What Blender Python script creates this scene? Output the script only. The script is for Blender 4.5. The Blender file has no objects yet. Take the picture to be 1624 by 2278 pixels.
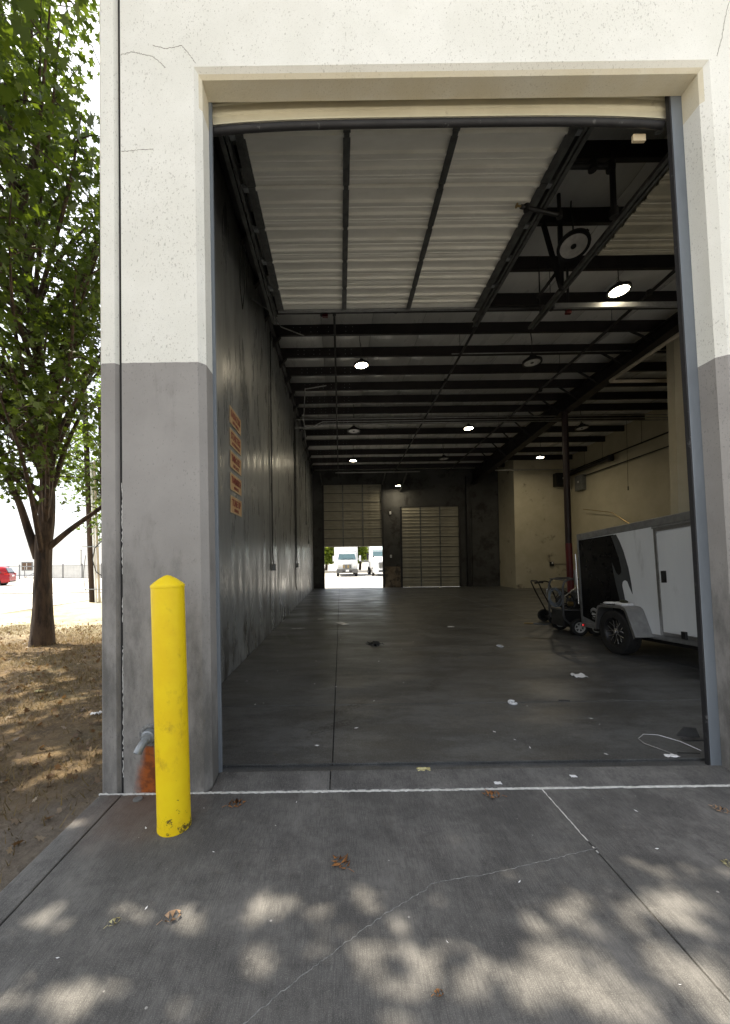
import bpy, bmesh, math, random
import numpy as np
from mathutils import Vector, Matrix, Euler, noise

random.seed(7)
rng = np.random.default_rng(7)
S = bpy.context.scene
COL = S.collection
R = math.radians

# ------------------------------------------------------------------ camera, sky, sun, exposure
PITCH, ROLL, CAMZ = 0.016, 0.014, 1.6
cd = bpy.data.cameras.new('camera')
cam = bpy.data.objects.new('camera', cd)
COL.objects.link(cam)
cp, sp, ca, sa = math.cos(PITCH), math.sin(PITCH), math.cos(ROLL), math.sin(ROLL)
Fv = Vector((0, cp, sp)); Uv = Vector((0, -sp, cp)); Rv = Vector((1, 0, 0))
Ra = Rv * ca - Uv * sa
Ua = Rv * sa + Uv * ca
mw = Matrix((( Ra.x, Ua.x, -Fv.x, 0), (Ra.y, Ua.y, -Fv.y, 0), (Ra.z, Ua.z, -Fv.z, CAMZ), (0, 0, 0, 1)))
cam.matrix_world = mw
cd.sensor_fit = 'HORIZONTAL'
cd.sensor_width = 36.0
cd.lens = 36.0 * 855 / 1624
cd.shift_x = (812 - 757) / 1624
cd.shift_y = (1235 - 1139) / 1624
cd.clip_start = 0.05
cd.clip_end = 900
S.camera = cam

SUN = Vector((-0.55, 0.11, 1.0)).normalized()
W = bpy.data.worlds.new('World'); S.world = W; W.use_nodes = True
nt = W.node_tree
sky = nt.nodes.new('ShaderNodeTexSky'); sky.sky_type = 'NISHITA'; sky.sun_disc = False
sky.sun_elevation = math.asin(SUN.z)
sky.sun_rotation = math.atan2(SUN.x, SUN.y)
sky.air_density = 1.0; sky.dust_density = 3.0; sky.ozone_density = 1.0
nt.nodes['Background'].inputs['Strength'].default_value = 0.14
hs = nt.nodes.new('ShaderNodeHueSaturation'); hs.inputs['Saturation'].default_value = .34   # milky, hazy sky
nt.links.new(sky.outputs['Color'], hs.inputs['Color'])
nt.links.new(hs.outputs['Color'], nt.nodes['Background'].inputs['Color'])
sl = bpy.data.lights.new('sun', 'SUN'); sl.energy = 5.0; sl.angle = R(0.5); sl.color = (1.0, 0.90, 0.74)
so = bpy.data.objects.new('sun', sl); COL.objects.link(so)
so.location = (-30, 5, 60)
so.rotation_euler = SUN.to_track_quat('Z', 'Y').to_euler()
S.view_settings.view_transform = 'Standard'
S.view_settings.look = 'None'
S.view_settings.gamma = 1.0
S.view_settings.use_curve_mapping = False
S.view_settings.exposure = 1.42
S.render.engine = 'CYCLES'
S.cycles.max_bounces = 10
S.cycles.diffuse_bounces = 6
S.cycles.use_denoising = True
S.cycles.sample_clamp_indirect = 6

# ------------------------------------------------------------------ helpers
WORLD = {}


def tag(o, label=None, cat=None, group=None, kind=None):
    if label: o['label'] = label
    if cat: o['category'] = cat
    if group: o['group'] = group
    if kind: o['kind'] = kind
    return o


def stuff(o):
    o['kind'] = 'stuff'; return o


def thing(name, label, cat, loc=(0, 0, 0), group=None):
    o = bpy.data.objects.new(name, None)
    o.empty_display_size = 0.1
    o.location = loc
    COL.objects.link(o)
    WORLD[o] = Vector(loc)
    return tag(o, label, cat, group)


def struct(name, loc=(0, 0, 0)):
    o = bpy.data.objects.new(name, None)
    o.location = loc
    COL.objects.link(o)
    WORLD[o] = Vector(loc)
    o['kind'] = 'structure'
    return o


# rows of tiny alike pieces, too small to pick apart one by one
STUFF = {'joint_sealant', 'sealant_strip', 'crack', 'rivet_row', 'tread_blocks', 'cooling_fins', 'spokes', 'bolt_row', 'hose_coil', 'hanging_hose', 'sill_bead', 'wiper', 'strap'}


class MB:
    def __init__(self):
        self.v = []; self.f = []; self.m = []; self.mi = 0

    def add(self, vs, fs):
        n = len(self.v)
        self.v += [tuple(p) for p in vs]
        self.f += [tuple(i + n for i in f) for f in fs]
        self.m += [self.mi] * len(fs)
        return self

    def box(self, x0, x1, y0, y1, z0, z1):
        vs = [(x0, y0, z0), (x1, y0, z0), (x1, y1, z0), (x0, y1, z0), (x0, y0, z1), (x1, y0, z1), (x1, y1, z1), (x0, y1, z1)]
        return self.add(vs, [(0, 3, 2, 1), (4, 5, 6, 7), (0, 1, 5, 4), (1, 2, 6, 5), (2, 3, 7, 6), (3, 0, 4, 7)])

    def hexa(self, a, b):
        """box from two quads (lists of 4 points, same order)"""
        return self.add(list(a) + list(b), [(3, 2, 1, 0), (4, 5, 6, 7), (0, 1, 5, 4), (1, 2, 6, 5), (2, 3, 7, 6), (3, 0, 4, 7)])

    def bar(self, p, q, w, h, up=(0, 0, 1)):
        p = Vector(p); q = Vector(q); d = (q - p).normalized(); u = Vector(up)
        if abs(d.dot(u)) > .98: u = Vector((1, 0, 0))
        s = d.cross(u).normalized() * (w / 2); t = s.cross(d).normalized() * (h / 2)
        return self.hexa([p - s - t, p + s - t, p + s + t, p - s + t], [q - s - t, q + s - t, q + s + t, q - s + t])

    def tube(self, pts, r, n=8, cap=True, closed=False):
        pts = [Vector(p) for p in pts]
        m = len(pts)
        rs = r if hasattr(r, '__len__') else [r] * m
        ref = None; rings = []
        for i, p in enumerate(pts):
            if closed: d = pts[(i + 1) % m] - pts[i - 1]
            else: d = pts[min(i + 1, m - 1)] - pts[max(i - 1, 0)]
            d = d.normalized() if d.length > 1e-9 else Vector((0, 0, 1))
            if ref is None:
                ref = Vector((0, 0, 1)) if abs(d.z) < .9 else Vector((1, 0, 0))
            s = d.cross(ref)
            if s.length < 1e-6: s = d.orthogonal()
            s.normalize(); ref = s.cross(d).normalized()
            rings.append([p + (s * math.cos(2 * math.pi * k / n) + ref * math.sin(2 * math.pi * k / n)) * rs[i] for k in range(n)])
        vs = [q for rg in rings for q in rg]; fs = []
        for i in range(m if closed else m - 1):
            for k in range(n):
                a = i * n + k; b = i * n + (k + 1) % n
                c = ((i + 1) % m) * n + (k + 1) % n; e = ((i + 1) % m) * n + k
                fs.append((a, e, c, b))
        if cap and not closed:
            fs.append(tuple(range(n))); fs.append(tuple((m - 1) * n + k for k in reversed(range(n))))
        return self.add(vs, fs)

    def cyl(self, p, q, r, n=20, r2=None):
        return self.tube([p, q], [r, r if r2 is None else r2], n)

    def lathe(self, base, axis, prof, n=24):
        """prof: list of (radius, distance along the axis)"""
        a = Vector(axis).normalized(); b = Vector(base)
        s = a.orthogonal().normalized(); t = a.cross(s)
        vs = []; fs = []
        for (r, h) in prof:
            for k in range(n):
                an = 2 * math.pi * k / n
                vs.append(b + a * h + (s * math.cos(an) + t * math.sin(an)) * r)
        m = len(prof)
        for i in range(m - 1):
            for k in range(n):
                fs.append((i * n + k, i * n + (k + 1) % n, (i + 1) * n + (k + 1) % n, (i + 1) * n + k))
        return self.add(vs, fs)

    def prism(self, poly, d):
        """poly: 3d points of a flat outline; d: extrusion vector"""
        d = Vector(d); n = len(poly)
        vs = [Vector(p) for p in poly] + [Vector(p) + d for p in poly]
        fs = [tuple(reversed(range(n))), tuple(range(n, 2 * n))]
        fs += [(i, (i + 1) % n, n + (i + 1) % n, n + i) for i in range(n)]
        return self.add(vs, fs)

    def grid(self, P):
        """P: 2d list of points"""
        a = len(P); b = len(P[0])
        return self.add([p for row in P for p in row], [(i * b + j, i * b + j + 1, (i + 1) * b + j + 1, (i + 1) * b + j) for i in range(a - 1) for j in range(b - 1)])

    def mesh(self, name, mats, origin=(0, 0, 0), smooth=False, fix=True):
        me = bpy.data.meshes.new(name)
        o = Vector(origin)
        me.from_pydata([(p[0] - o.x, p[1] - o.y, p[2] - o.z) for p in self.v], [], self.f)
        for mt in (mats if isinstance(mats, (list, tuple)) else [mats]):
            me.materials.append(mt)
        if any(self.m): me.polygons.foreach_set('material_index', self.m)
        if fix:
            bm = bmesh.new(); bm.from_mesh(me)
            bmesh.ops.recalc_face_normals(bm, faces=bm.faces)
            bm.to_mesh(me); bm.free()
        if smooth:
            me.polygons.foreach_set('use_smooth', [True] * len(me.polygons))
            try: me.set_sharp_from_angle(angle=R(38))
            except Exception: pass
        me.update()
        return me

    def build(self, name, mats, parent=None, origin=None, smooth=False, bevel=0, fix=True, segs=2):
        org = WORLD.get(parent, Vector((0, 0, 0))) if parent is not None else Vector(origin or (0, 0, 0))
        me = self.mesh(name, mats, org, smooth, fix)
        o = bpy.data.objects.new(name, me)
        COL.objects.link(o)
        if parent is not None: o.parent = parent
        else: o.location = org
        WORLD[o] = org
        if name in STUFF: o['kind'] = 'stuff'
        if bevel:
            b = o.modifiers.new('bevel', 'BEVEL'); b.width = bevel; b.segments = segs; b.limit_method = 'ANGLE'; b.angle_limit = R(40)
        return o


def share(o, name, loc, parent=None, rot=None, scale=None):
    """another object on the same mesh"""
    c = o.copy(); COL.objects.link(c); c.name = name
    c.location = loc
    if rot is not None: c.rotation_euler = rot
    if scale is not None: c.scale = scale
    c.parent = parent
    return c


def copy_tree(o, loc=None, rot=None, parent=None):
    c = o.copy(); COL.objects.link(c)
    if parent is not None: c.parent = parent
    if loc is not None: c.location = loc
    if rot is not None: c.rotation_euler = rot
    for ch in list(o.children):
        copy_tree(ch, parent=c)
    return c


# ------------------------------------------------------------------ materials
def node(nt, t, **kw):
    n = nt.nodes.new(t)
    for k, v in kw.items(): setattr(n, k, v)
    return n


class G:
    """small node graph builder"""
    def __init__(self, name):
        self.mat = bpy.data.materials.new(name); self.mat.use_nodes = True
        self.t = self.mat.node_tree; self.b = self.t.nodes['Principled BSDF']
        self.tc = node(self.t, 'ShaderNodeTexCoord').outputs['Object']

    def set(self, sock, v):
        i = self.b.inputs[sock]
        if hasattr(v, 'is_linked') or hasattr(v, 'links'): self.t.links.new(v, i)
        else: i.default_value = v

    def link(self, a, b): self.t.links.new(a, b)

    def coords(self, sc=(1, 1, 1), loc=(0, 0, 0), rot=(0, 0, 0)):
        m = node(self.t, 'ShaderNodeMapping'); m.inputs['Scale'].default_value = sc
        m.inputs['Location'].default_value = loc; m.inputs['Rotation'].default_value = rot
        self.link(self.tc, m.inputs['Vector']); return m.outputs[0]

    def noise(self, scale, detail=5, rough=.6, sc=(1, 1, 1), loc=(0, 0, 0), dist=0):
        n = node(self.t, 'ShaderNodeTexNoise')
        n.inputs['Scale'].default_value = scale; n.inputs['Detail'].default_value = detail
        n.inputs['Roughness'].default_value = rough; n.inputs['Distortion'].default_value = dist
        self.link(self.coords(sc, loc), n.inputs['Vector']); return n.outputs[0]

    def voro(self, scale, sc=(1, 1, 1), feat='F1'):
        n = node(self.t, 'ShaderNodeTexVoronoi'); n.feature = feat
        n.inputs['Scale'].default_value = scale
        self.link(self.coords(sc), n.inputs['Vector']); return n.outputs[0]

    def rng(self, v, a, b, c=0., d=1.):
        m = node(self.t, 'ShaderNodeMapRange'); m.interpolation_type = 'SMOOTHSTEP'
        self.link(v, m.inputs[0])
        for i, x in zip((1, 2, 3, 4), (a, b, c, d)): m.inputs[i].default_value = x
        return m.outputs[0]

    def math(self, op, a, b=0.):
        m = node(self.t, 'ShaderNodeMath', operation=op)
        for i, x in enumerate((a, b)):
            if isinstance(x, (int, float)): m.inputs[i].default_value = x
            else: self.link(x, m.inputs[i])
        return m.outputs[0]

    def mix(self, fac, a, b, mode='MIX'):
        m = node(self.t, 'ShaderNodeMix', data_type='RGBA', blend_type=mode)
        for s, x in ((m.inputs[0], fac), (m.inputs[6], a), (m.inputs[7], b)):
            if isinstance(x, (int, float)): s.default_value = x
            elif isinstance(x, tuple): s.default_value = (*x, 1) if len(x) == 3 else x
            else: self.link(x, s)
        return m.outputs[2]

    def xyz(self):
        s = node(self.t, 'ShaderNodeSeparateXYZ'); self.link(self.tc, s.inputs[0]); return s.outputs

    def bump(self, h, strength=.3, dist=.01, prev=None):
        b = node(self.t, 'ShaderNodeBump'); b.inputs['Strength'].default_value = strength; b.inputs['Distance'].default_value = dist
        self.link(h, b.inputs['Height'])
        if prev is not None: self.link(prev, b.inputs['Normal'])
        return b.outputs[0]


def simple(name, c1, c2=None, rough=.6, metal=0., scale=6, bump=.0, bscale=60, dirt=None, damt=(.55, .7), dscale=3, sc=(1, 1, 1), spec=.5, rvar=.08):
    g = G(name)
    c2 = c2 or tuple(x * .8 for x in c1)
    n = g.noise(scale, 6, .62, sc)
    c = g.mix(g.rng(n, .32, .68), c1, c2)
    if dirt:
        c = g.mix(g.rng(g.noise(dscale, 7, .68, sc, (3, 1, 7)), *damt), c, dirt)
    g.set('Base Color', c)
    g.set('Roughness', g.rng(n, .2, .8, max(rough - rvar, .02), min(rough + rvar, 1)))
    g.set('Metallic', metal); g.set('Specular IOR Level', spec)
    if bump: g.set('Normal', g.bump(g.noise(bscale, 5, .6, sc), bump))
    return g.mat


def emit(name, col, strength):
    g = G(name)
    g.set('Base Color', (*col, 1)); g.set('Emission Color', (*col, 1)); g.set('Emission Strength', strength)
    return g.mat


def facade_mat():
    g = G('painted_tilt_up_concrete'); x, y, z = g.xyz()
    cream = g.mix(g.rng(g.noise(1.6, 5), .35, .65), (.78, .775, .71), (.72, .715, .645))
    grey = g.mix(g.rng(g.noise(1.5, 6, .65), .3, .7), (.315, .30, .28), (.26, .247, .23))
    # streaked, blotchy grime on the grey band; darker towards the bottom
    gr = g.noise(2.3, 8, .7, (1.6, 1.6, .55), (2, 5, 1))
    low = g.rng(z, -.1, 2.6, .26, -.04)
    grey = g.mix(g.rng(g.math('ADD', gr, low), .54, .84), grey, (.125, .12, .11))
    edge = g.math('GREATER_THAN', g.math('ADD', z, g.math('MULTIPLY', g.noise(9, 3), .012)), 3.037)
    col = g.mix(edge, grey, cream)
    # pits in the concrete face, drawn out a little downwards
    pn = g.noise(92, 3, .55, (1, 1, .6)); area = g.rng(g.noise(1.1, 4, .6, (1, 1, 1), (9, 2, 4)), .30, .68, .685, .61)
    pit = g.rng(g.math('SUBTRACT', pn, area), -.005, .035)
    col = g.mix(g.math('MULTIPLY', pit, .48), col, g.mix(edge, (.14, .135, .13), (.30, .285, .24)))
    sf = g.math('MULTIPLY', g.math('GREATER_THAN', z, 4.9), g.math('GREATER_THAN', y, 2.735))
    col = g.mix(g.math('MULTIPLY', sf, g.rng(g.noise(2.5, 5), .2, .7, .35, .75)), col, (.62, .54, .35))  # warm bounce light from the ground put into the soffit colour
    fine = g.rng(g.noise(230, 2, .5), .62, .72)
    col = g.mix(g.math('MULTIPLY', fine, .5), col, (.33, .32, .28))
    # rust run under the drain spout
    dx = g.math('ABSOLUTE', g.math('ADD', x, 1.352))
    wid = g.math('MULTIPLY', g.rng(z, 0, .37, .095, .04), g.rng(g.noise(11, 5, .7, (1, 1, .3)), .3, .7, .75, 1.2))
    k = g.rng(g.math('DIVIDE', dx, wid), 1.35, .45)
    k = g.math('MULTIPLY', k, g.rng(z, .375, .30)); k = g.math('MULTIPLY', k, g.math('LESS_THAN', y, 2.73))
    k = g.math('MULTIPLY', k, g.rng(g.noise(18, 4, .6, (1, 1, .15)), .2, .5, .92, 1.))
    col = g.mix(k, col, g.mix(g.rng(g.noise(14, 4), .4, .6), (.32, .075, .005), (.16, .038, .004)))
    g.set('Base Color', col); g.set('Roughness', .78)
    h = g.math('SUBTRACT', g.math('MULTIPLY', g.noise(60, 5, .65), .6), pit)
    g.set('Normal', g.bump(h, .45, .006))
    return g.mat


def inner_wall_mat():
    g = G('bare_concrete_interior'); x, y, z = g.xyz()
    c = g.mix(g.rng(g.noise(1.2, 6, .6, (1, 1, .35)), .3, .7), (.25, .262, .262), (.175, .183, .18))
    st = g.noise(5, 6, .65, (1, 1, .1), (1, 3, 0))
    c = g.mix(g.math('MULTIPLY', g.rng(st, .55, .72), .55), c, (.07, .068, .062))
    low = g.rng(z, 0., 2.4, .2, 0.)
    s2 = g.math('ADD', g.noise(3.1, 8, .72, (1, 1.2, .38), (8, 1, 2)), low)
    c = g.mix(g.rng(s2, .62, .82), c, (.035, .033, .03))
    # two oily run marks behind the place where machines stood
    dy = g.math('ABSOLUTE', g.math('SUBTRACT', g.math('ADD', y, g.math('MULTIPLY', g.noise(3, 4), .5)), 11.7))
    k = g.math('MULTIPLY', g.rng(dy, .42, .1), g.rng(z, 1.9, .9)); k = g.math('MULTIPLY', k, g.rng(g.noise(2.5, 5, .7, (1, 2, .3)), .36, .58))
    c = g.mix(k, c, (.015, .014, .013))
    g.set('Base Color', c); g.set('Roughness', g.rng(g.noise(4, 5, .6, (1, 1, .2)), .3, .7, .20, .5))
    g.set('Normal', g.bump(g.noise(26, 6, .65, (1, 1, .3)), .22, .01))
    return g.mat


def floor_mat(name, c1, c2, dirt, dark, streak=(.35, 1, 1), rough=(.33, .62), broom=False, spots=True, big=.9):
    g = G(name); x, y, z = g.xyz()
    c = g.mix(g.rng(g.noise(big, 7, .65), .32, .68), c1, c2)
    c = g.mix(g.math('MULTIPLY', g.rng(g.noise(2.3, 8, .72, streak, (4, 2, 0)), .44, .60), .85), c, dirt)
    c = g.mix(g.math('MULTIPLY', g.rng(g.noise(.8, 8, .7, streak, (1, 9, 0)), .54, .66), .8), c, dark)
    c = g.mix(g.math('MULTIPLY', g.rng(g.noise(13, 9, .78, (.6, 1, 1), (5, 0, 2)), .47, .60), .6), c, dirt)
    c = g.mix(g.math('MULTIPLY', g.rng(g.noise(24, 8, .8, (1, .7, 1), (0, 5, 2)), .56, .68), .45), c, tuple(v * 1.7 for v in c1))
    # fine aggregate
    c = g.mix(g.math('MULTIPLY', g.rng(g.noise(260 if broom else 170, 2, .6), .48, .66), .34), c, tuple(min(1, v * 2.3) for v in c1))
    # pale scuffs
    c = g.mix(g.math('MULTIPLY', g.rng(g.noise(7, 8, .78, (.5, 1.6, 1), (7, 7, 0), .8), .66, .76), .5), c, tuple(min(1, v * 2.6) for v in c1))
    if spots:
        v = g.voro(2.1); c = g.mix(g.math('MULTIPLY', g.rng(v, .045, .03), .45), c, dark)
        v2 = g.voro(4.7, (1, 1.13, 1)); c = g.mix(g.rng(v2, .035, .02), c, tuple(min(1, q * 3.3) for q in c1))
    h = g.noise(130, 5, .65)
    if broom:
        b = g.noise(170, 3, .62, (1, .07, 1))
        c = g.mix(g.rng(b, .42, .66, 0, .42), c, dark)
        c = g.mix(g.rng(g.noise(3.5, 7, .75, (1, .5, 1), (3, 3, 0)), .46, .70, 0, .5), c, tuple(v * 1.5 for v in c1))
        h = g.math('ADD', g.math('MULTIPLY', h, .7), b)
        # iron tint washed out from the rust run
        dx = g.math('ADD', x, 1.32); dy = g.math('SUBTRACT', y, 2.6)
        d = g.math('SQRT', g.math('ADD', g.math('MULTIPLY', dx, dx), g.math('MULTIPLY', g.math('MULTIPLY', dy, dy), .8)))
        k = g.math('MULTIPLY', g.rng(g.math('ADD', d, g.math('MULTIPLY', g.noise(5, 5), .3)), .66, .16), .6)
        c = g.mix(k, c, (.13, .075, .045))
    if not broom:
        for (ax, ay, ar) in ((5.3, 5.3, 2.35), (5.3, 5.3, 2.12), (-2.5, 7.5, 4.1), (-2.5, 7.5, 4.4), (6.2, 10.5, 4.6)):
            ddx = g.math('SUBTRACT', x, ax); ddy = g.math('SUBTRACT', y, ay)
            d = g.math('SQRT', g.math('ADD', g.math('MULTIPLY', ddx, ddx), g.math('MULTIPLY', ddy, ddy)))
            d = g.math('ABSOLUTE', g.math('SUBTRACT', d, g.math('ADD', ar, g.math('MULTIPLY', g.noise(.6, 2), .3))))
            k = g.math('MULTIPLY', g.rng(d, .085, .05), g.rng(g.noise(1.3, 5, .7, (1, 1, 1), (ar, 0, 0)), .45, .62))
            c = g.mix(g.math('MULTIPLY', g.math('MULTIPLY', k, g.rng(g.noise(38, 2), .4, .6)), .8), c, dark)
    g.set('Base Color', c)
    g.set('Roughness', g.rng(g.noise(1.7, 6, .65, streak), .3, .7, *rough))
    g.set('Normal', g.bump(h, .35 if broom else .16, .006))
    return g.mat


def bollard_mat():
    g = G('yellow_safety_plastic'); x, y, z = g.xyz()
    c = g.mix(g.rng(g.noise(5, 5), .3, .7), (.90, .66, .008), (.84, .57, .006))
    sm = g.noise(6, 8, .72, (1, 1, .7), (2, 0, 3))
    c = g.mix(g.math('MULTIPLY', g.rng(sm, .53, .72), .7), c, (.46, .27, .02))
    low = g.rng(z, .05, .42, .13, 0.)
    c = g.mix(g.rng(g.math('ADD', g.noise(17, 7, .72), low), .68, .76), c, (.10, .075, .02))
    g.set('Base Color', c); g.set('Roughness', .5); g.set('Specular IOR Level', .35)
    g.set('Normal', g.bump(g.noise(150, 4), .12, .003))
    return g.mat


def leaf_mat(name, dark, light, trans):
    g = G(name)
    at = node(g.t, 'ShaderNodeAttribute'); at.attribute_name = 'tint'
    c = g.mix(at.outputs['Fac'], dark, light)
    g.set('Base Color', c); g.set('Roughness', .5); g.set('Specular IOR Level', .3)
    tr = node(g.t, 'ShaderNodeBsdfTranslucent')
    g.link(g.mix(at.outputs['Fac'], trans, tuple(min(1, v * 1.5) for v in trans)), tr.inputs['Color'])
    ms = node(g.t, 'ShaderNodeMixShader'); ms.inputs[0].default_value = .36
    g.link(g.b.outputs[0], ms.inputs[1]); g.link(tr.outputs[0], ms.inputs[2])
    g.link(ms.outputs[0], g.t.nodes['Material Output'].inputs['Surface'])
    return g.mat


def bark_mat():
    g = G('furrowed_bark')
    n = g.noise(13, 7, .7, (1, 1, .16), (0, 0, 0), .4)
    c = g.mix(g.rng(n, .36, .62), (.012, .007, .0045), (.060, .037, .022))
    c = g.mix(g.rng(g.noise(3, 5, .6, (1, 1, .4)), .5, .7), c, (.085, .056, .035))
    g.set('Base Color', c); g.set('Roughness', .9)
    g.set('Normal', g.bump(n, .9, .03)); return g.mat


def lawn_mat():
    g = G('dry_lawn_soil'); x, y, z = g.xyz()
    c = g.mix(g.rng(g.noise(3, 8, .7), .35, .65), (.065, .041, .017), (.15, .098, .042))
    c = g.mix(g.rng(g.noise(22, 6, .7), .5, .7), c, (.17, .12, .055))
    sunlit_straw = g.rng(g.math('ADD', y, g.math('MULTIPLY', g.noise(.9, 6, .7), 3.5)), 9.6, 12.0)  # far lawn paler: sunlit brightness put into its straw colour
    c = g.mix(sunlit_straw, c, g.mix(g.rng(g.noise(14, 6, .7), .35, .65), (.42, .385, .28), (.32, .285, .19)))
    c = g.mix(g.math('MULTIPLY', g.rng(g.noise(.6, 5, .6, (1, 1, 1), (4, 0, 0)), .48, .66), .6), c, (.085, .075, .03))
    # trodden bare earth next to the slab and the wall
    e = g.rng(g.math('SUBTRACT', y, g.math('ADD', g.math('MULTIPLY', x, .25), g.math('MULTIPLY', g.noise(1.6, 5), 1.6))), 2.9, 1.9)
    c = g.mix(g.math('MULTIPLY', e, .85), c, g.mix(g.rng(g.noise(30, 6, .7), .35, .65), (.19, .16, .125), (.12, .10, .08)))
    g.set('Base Color', c); g.set('Roughness', .95)
    g.set('Normal', g.bump(g.noise(30, 8, .75), .9, .04)); return g.mat


M = {}
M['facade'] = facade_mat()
M['inner'] = inner_wall_mat()
M['beige'] = simple('beige_wall_paint', (.50, .46, .34), (.44, .40, .29), .75, scale=1.2, bump=.1, bscale=30, dirt=(.2, .18, .13), damt=(.66, .8), dscale=1.1)
M['beige_dirty'] = simple('scuffed_beige_paint', (.50, .46, .34), (.43, .39, .28), .7, scale=1.2, bump=.1, bscale=30, dirt=(.14, .12, .09), damt=(.58, .72), dscale=1.4)
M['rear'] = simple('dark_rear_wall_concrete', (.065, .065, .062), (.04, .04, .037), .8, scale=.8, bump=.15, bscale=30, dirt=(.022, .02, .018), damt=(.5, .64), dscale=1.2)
M['floor'] = floor_mat('worn_floor_concrete', (.094, .097, .097), (.060, .062, .062), (.034, .034, .033), (.012, .0118, .0115), rough=(.30, .56))
M['apron'] = floor_mat('broomed_apron_concrete', (.128, .123, .115), (.090, .088, .084), (.062, .060, .057), (.036, .035, .034), (1, 1, 1), (.75, .92), True, True, 1.1)
M['lot'] = simple('pale_lot_concrete', (.42, .41, .38), (.34, .33, .31), .9, scale=.5, bump=.1, dirt=(.24, .23, .22), dscale=.7)
M['street'] = simple('sun_bleached_street', (.40, .39, .37), (.33, .32, .30), .92, scale=.6, bump=.1, dirt=(.24, .23, .22), dscale=.5)
M['joint'] = simple('joint_grit', (.02, .019, .018), None, .95, scale=20, bump=.4)
M['caulk'] = simple('white_joint_sealant', (.72, .71, .67), (.52, .51, .47), .7, scale=30, bump=.6, bscale=60, dirt=(.25, .24, .22), damt=(.62, .72), dscale=18)
M['crack'] = simple('pale_crack_filler', (.26, .26, .25), (.12, .12, .117), .9, scale=40, bump=.5)
M['hair'] = simple('hairline_crack', (.34, .32, .27), (.25, .235, .20), .9, scale=30)
M['steel'] = simple('grey_blue_primed_steel', (.20, .225, .25), (.15, .17, .19), .5, .2, scale=3, bump=.05, dirt=(.36, .38, .40), damt=(.66, .74), dscale=4, sc=(1, 1, .3))
M['track'] = simple('dull_galvanised_track', (.16, .165, .16), (.09, .093, .09), .5, .6, scale=6, bump=.05)
M['blacksteel'] = simple('dark_painted_steel', (.014, .013, .013), (.009, .0085, .0085), .55, 0, scale=3, bump=.03)
M['purlin'] = simple('oxide_primed_purlin', (.014, .010, .010), (.009, .007, .007), .6, 0, scale=3)
M['deck'] = simple('white_faced_insulation', (.84, .84, .81), (.74, .74, .71), .30, 0, scale=2.2, bump=.12, bscale=7, sc=(1, .25, 1))
M['doorin'] = simple('door_inside_enamel', (.88, .87, .80), (.78, .77, .70), .32, 0, scale=2.5, bump=.03, bscale=12, dirt=(.30, .28, .23), damt=(.66, .82), dscale=3, sc=(.6, 1.5, 1))
M['doorout'] = simple('door_outside_cream', (.66, .62, .47), (.58, .54, .40), .5, 0, scale=3, bump=.06, bscale=30, dirt=(.36, .31, .2), damt=(.62, .75), dscale=5)
M['doordim'] = simple('dim_door_enamel', (.33, .31, .24), (.26, .245, .19), .5, 0, scale=2, bump=.03, dirt=(.16, .145, .11), damt=(.58, .72), dscale=2)
M['rubber'] = simple('black_rubber_seal', (.02, .02, .022), None, .6, 0, scale=8, bump=.1, dirt=(.11, .11, .11), damt=(.62, .7), dscale=14)
M['tyre'] = simple('tyre_rubber', (.014, .014, .014), (.010, .010, .010), .75, 0, scale=10)
M['alu'] = simple('brushed_aluminium', (.38, .38, .375), (.30, .30, .295), .36, .8, scale=9, bump=.02)
M['alu_dull'] = simple('dull_aluminium_trim', (.33, .34, .34), (.26, .265, .27), .45, .7, scale=9)
M['chrome'] = simple('bright_machined_metal', (.75, .75, .76), None, .2, 1., scale=5)
M['trailer_white'] = simple('white_trailer_skin', (.76, .79, .80), (.69, .72, .74), .38, 0, scale=1.5, dirt=(.50, .52, .52), damt=(.60, .76), dscale=2.2, sc=(1, 1, .25))
M['trailer_black'] = simple('gloss_black_skin', (.003, .003, .0035), None, .3, 0, spec=.12)
M['trailer_grey'] = simple('charcoal_vinyl', (.05, .056, .06), None, .4, 0)
M['print_white'] = simple('white_print', (.75, .76, .76), None, .5, 0)
M['black'] = simple('black_plastic', (.010, .010, .011), (.007, .007, .008), .42, 0, scale=9)
M['red_lens'] = simple('red_lamp_lens', (.55, .02, .02), None, .2, 0)
M['red_led'] = emit('small_red_led', (1, .06, .06), .5)
M['red_paint'] = simple('red_column_paint', (.12, .007, .008), (.08, .006, .007), .5, 0, scale=4)
M['maroon'] = simple('maroon_column_primer', (.022, .008, .008), (.014, .006, .006), .5, 0, scale=4)
M['yellow'] = bollard_mat()
M['galv'] = simple('weathered_galvanised_pipe', (.30, .32, .33), (.22, .235, .245), .5, .5, scale=18, bump=.1, dirt=(.30, .16, .08), damt=(.68, .75), dscale=14)
M['conduit'] = simple('steel_conduit', (.38, .38, .37), (.28, .28, .27), .35, .8, scale=5)
M['pale_pipe'] = simple('pale_pvc_pipe', (.50, .44, .35), (.42, .37, .29), .55, 0, scale=4)
M['sign_board'] = simple('aged_cream_sign_board', (.60, .38, .19), (.52, .32, .15), .6, 0, scale=6, dirt=(.58, .48, .26), damt=(.5, .66), dscale=3)
M['sign_edge'] = simple('sign_cream_border', (.62, .52, .34), None, .6, 0)
M['sign_red'] = simple('faded_red_lettering', (.26, .028, .022), (.19, .03, .02), .6, 0, scale=12)
M['bark'] = bark_mat()
M['leaf'] = leaf_mat('oak_leaves', (.013, .029, .009), (.078, .115, .018), (.125, .18, .012))
M['leaf_far'] = leaf_mat('sunlit_far_leaves', (.04, .075, .015), (.11, .15, .025), (.20, .30, .02))
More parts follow.
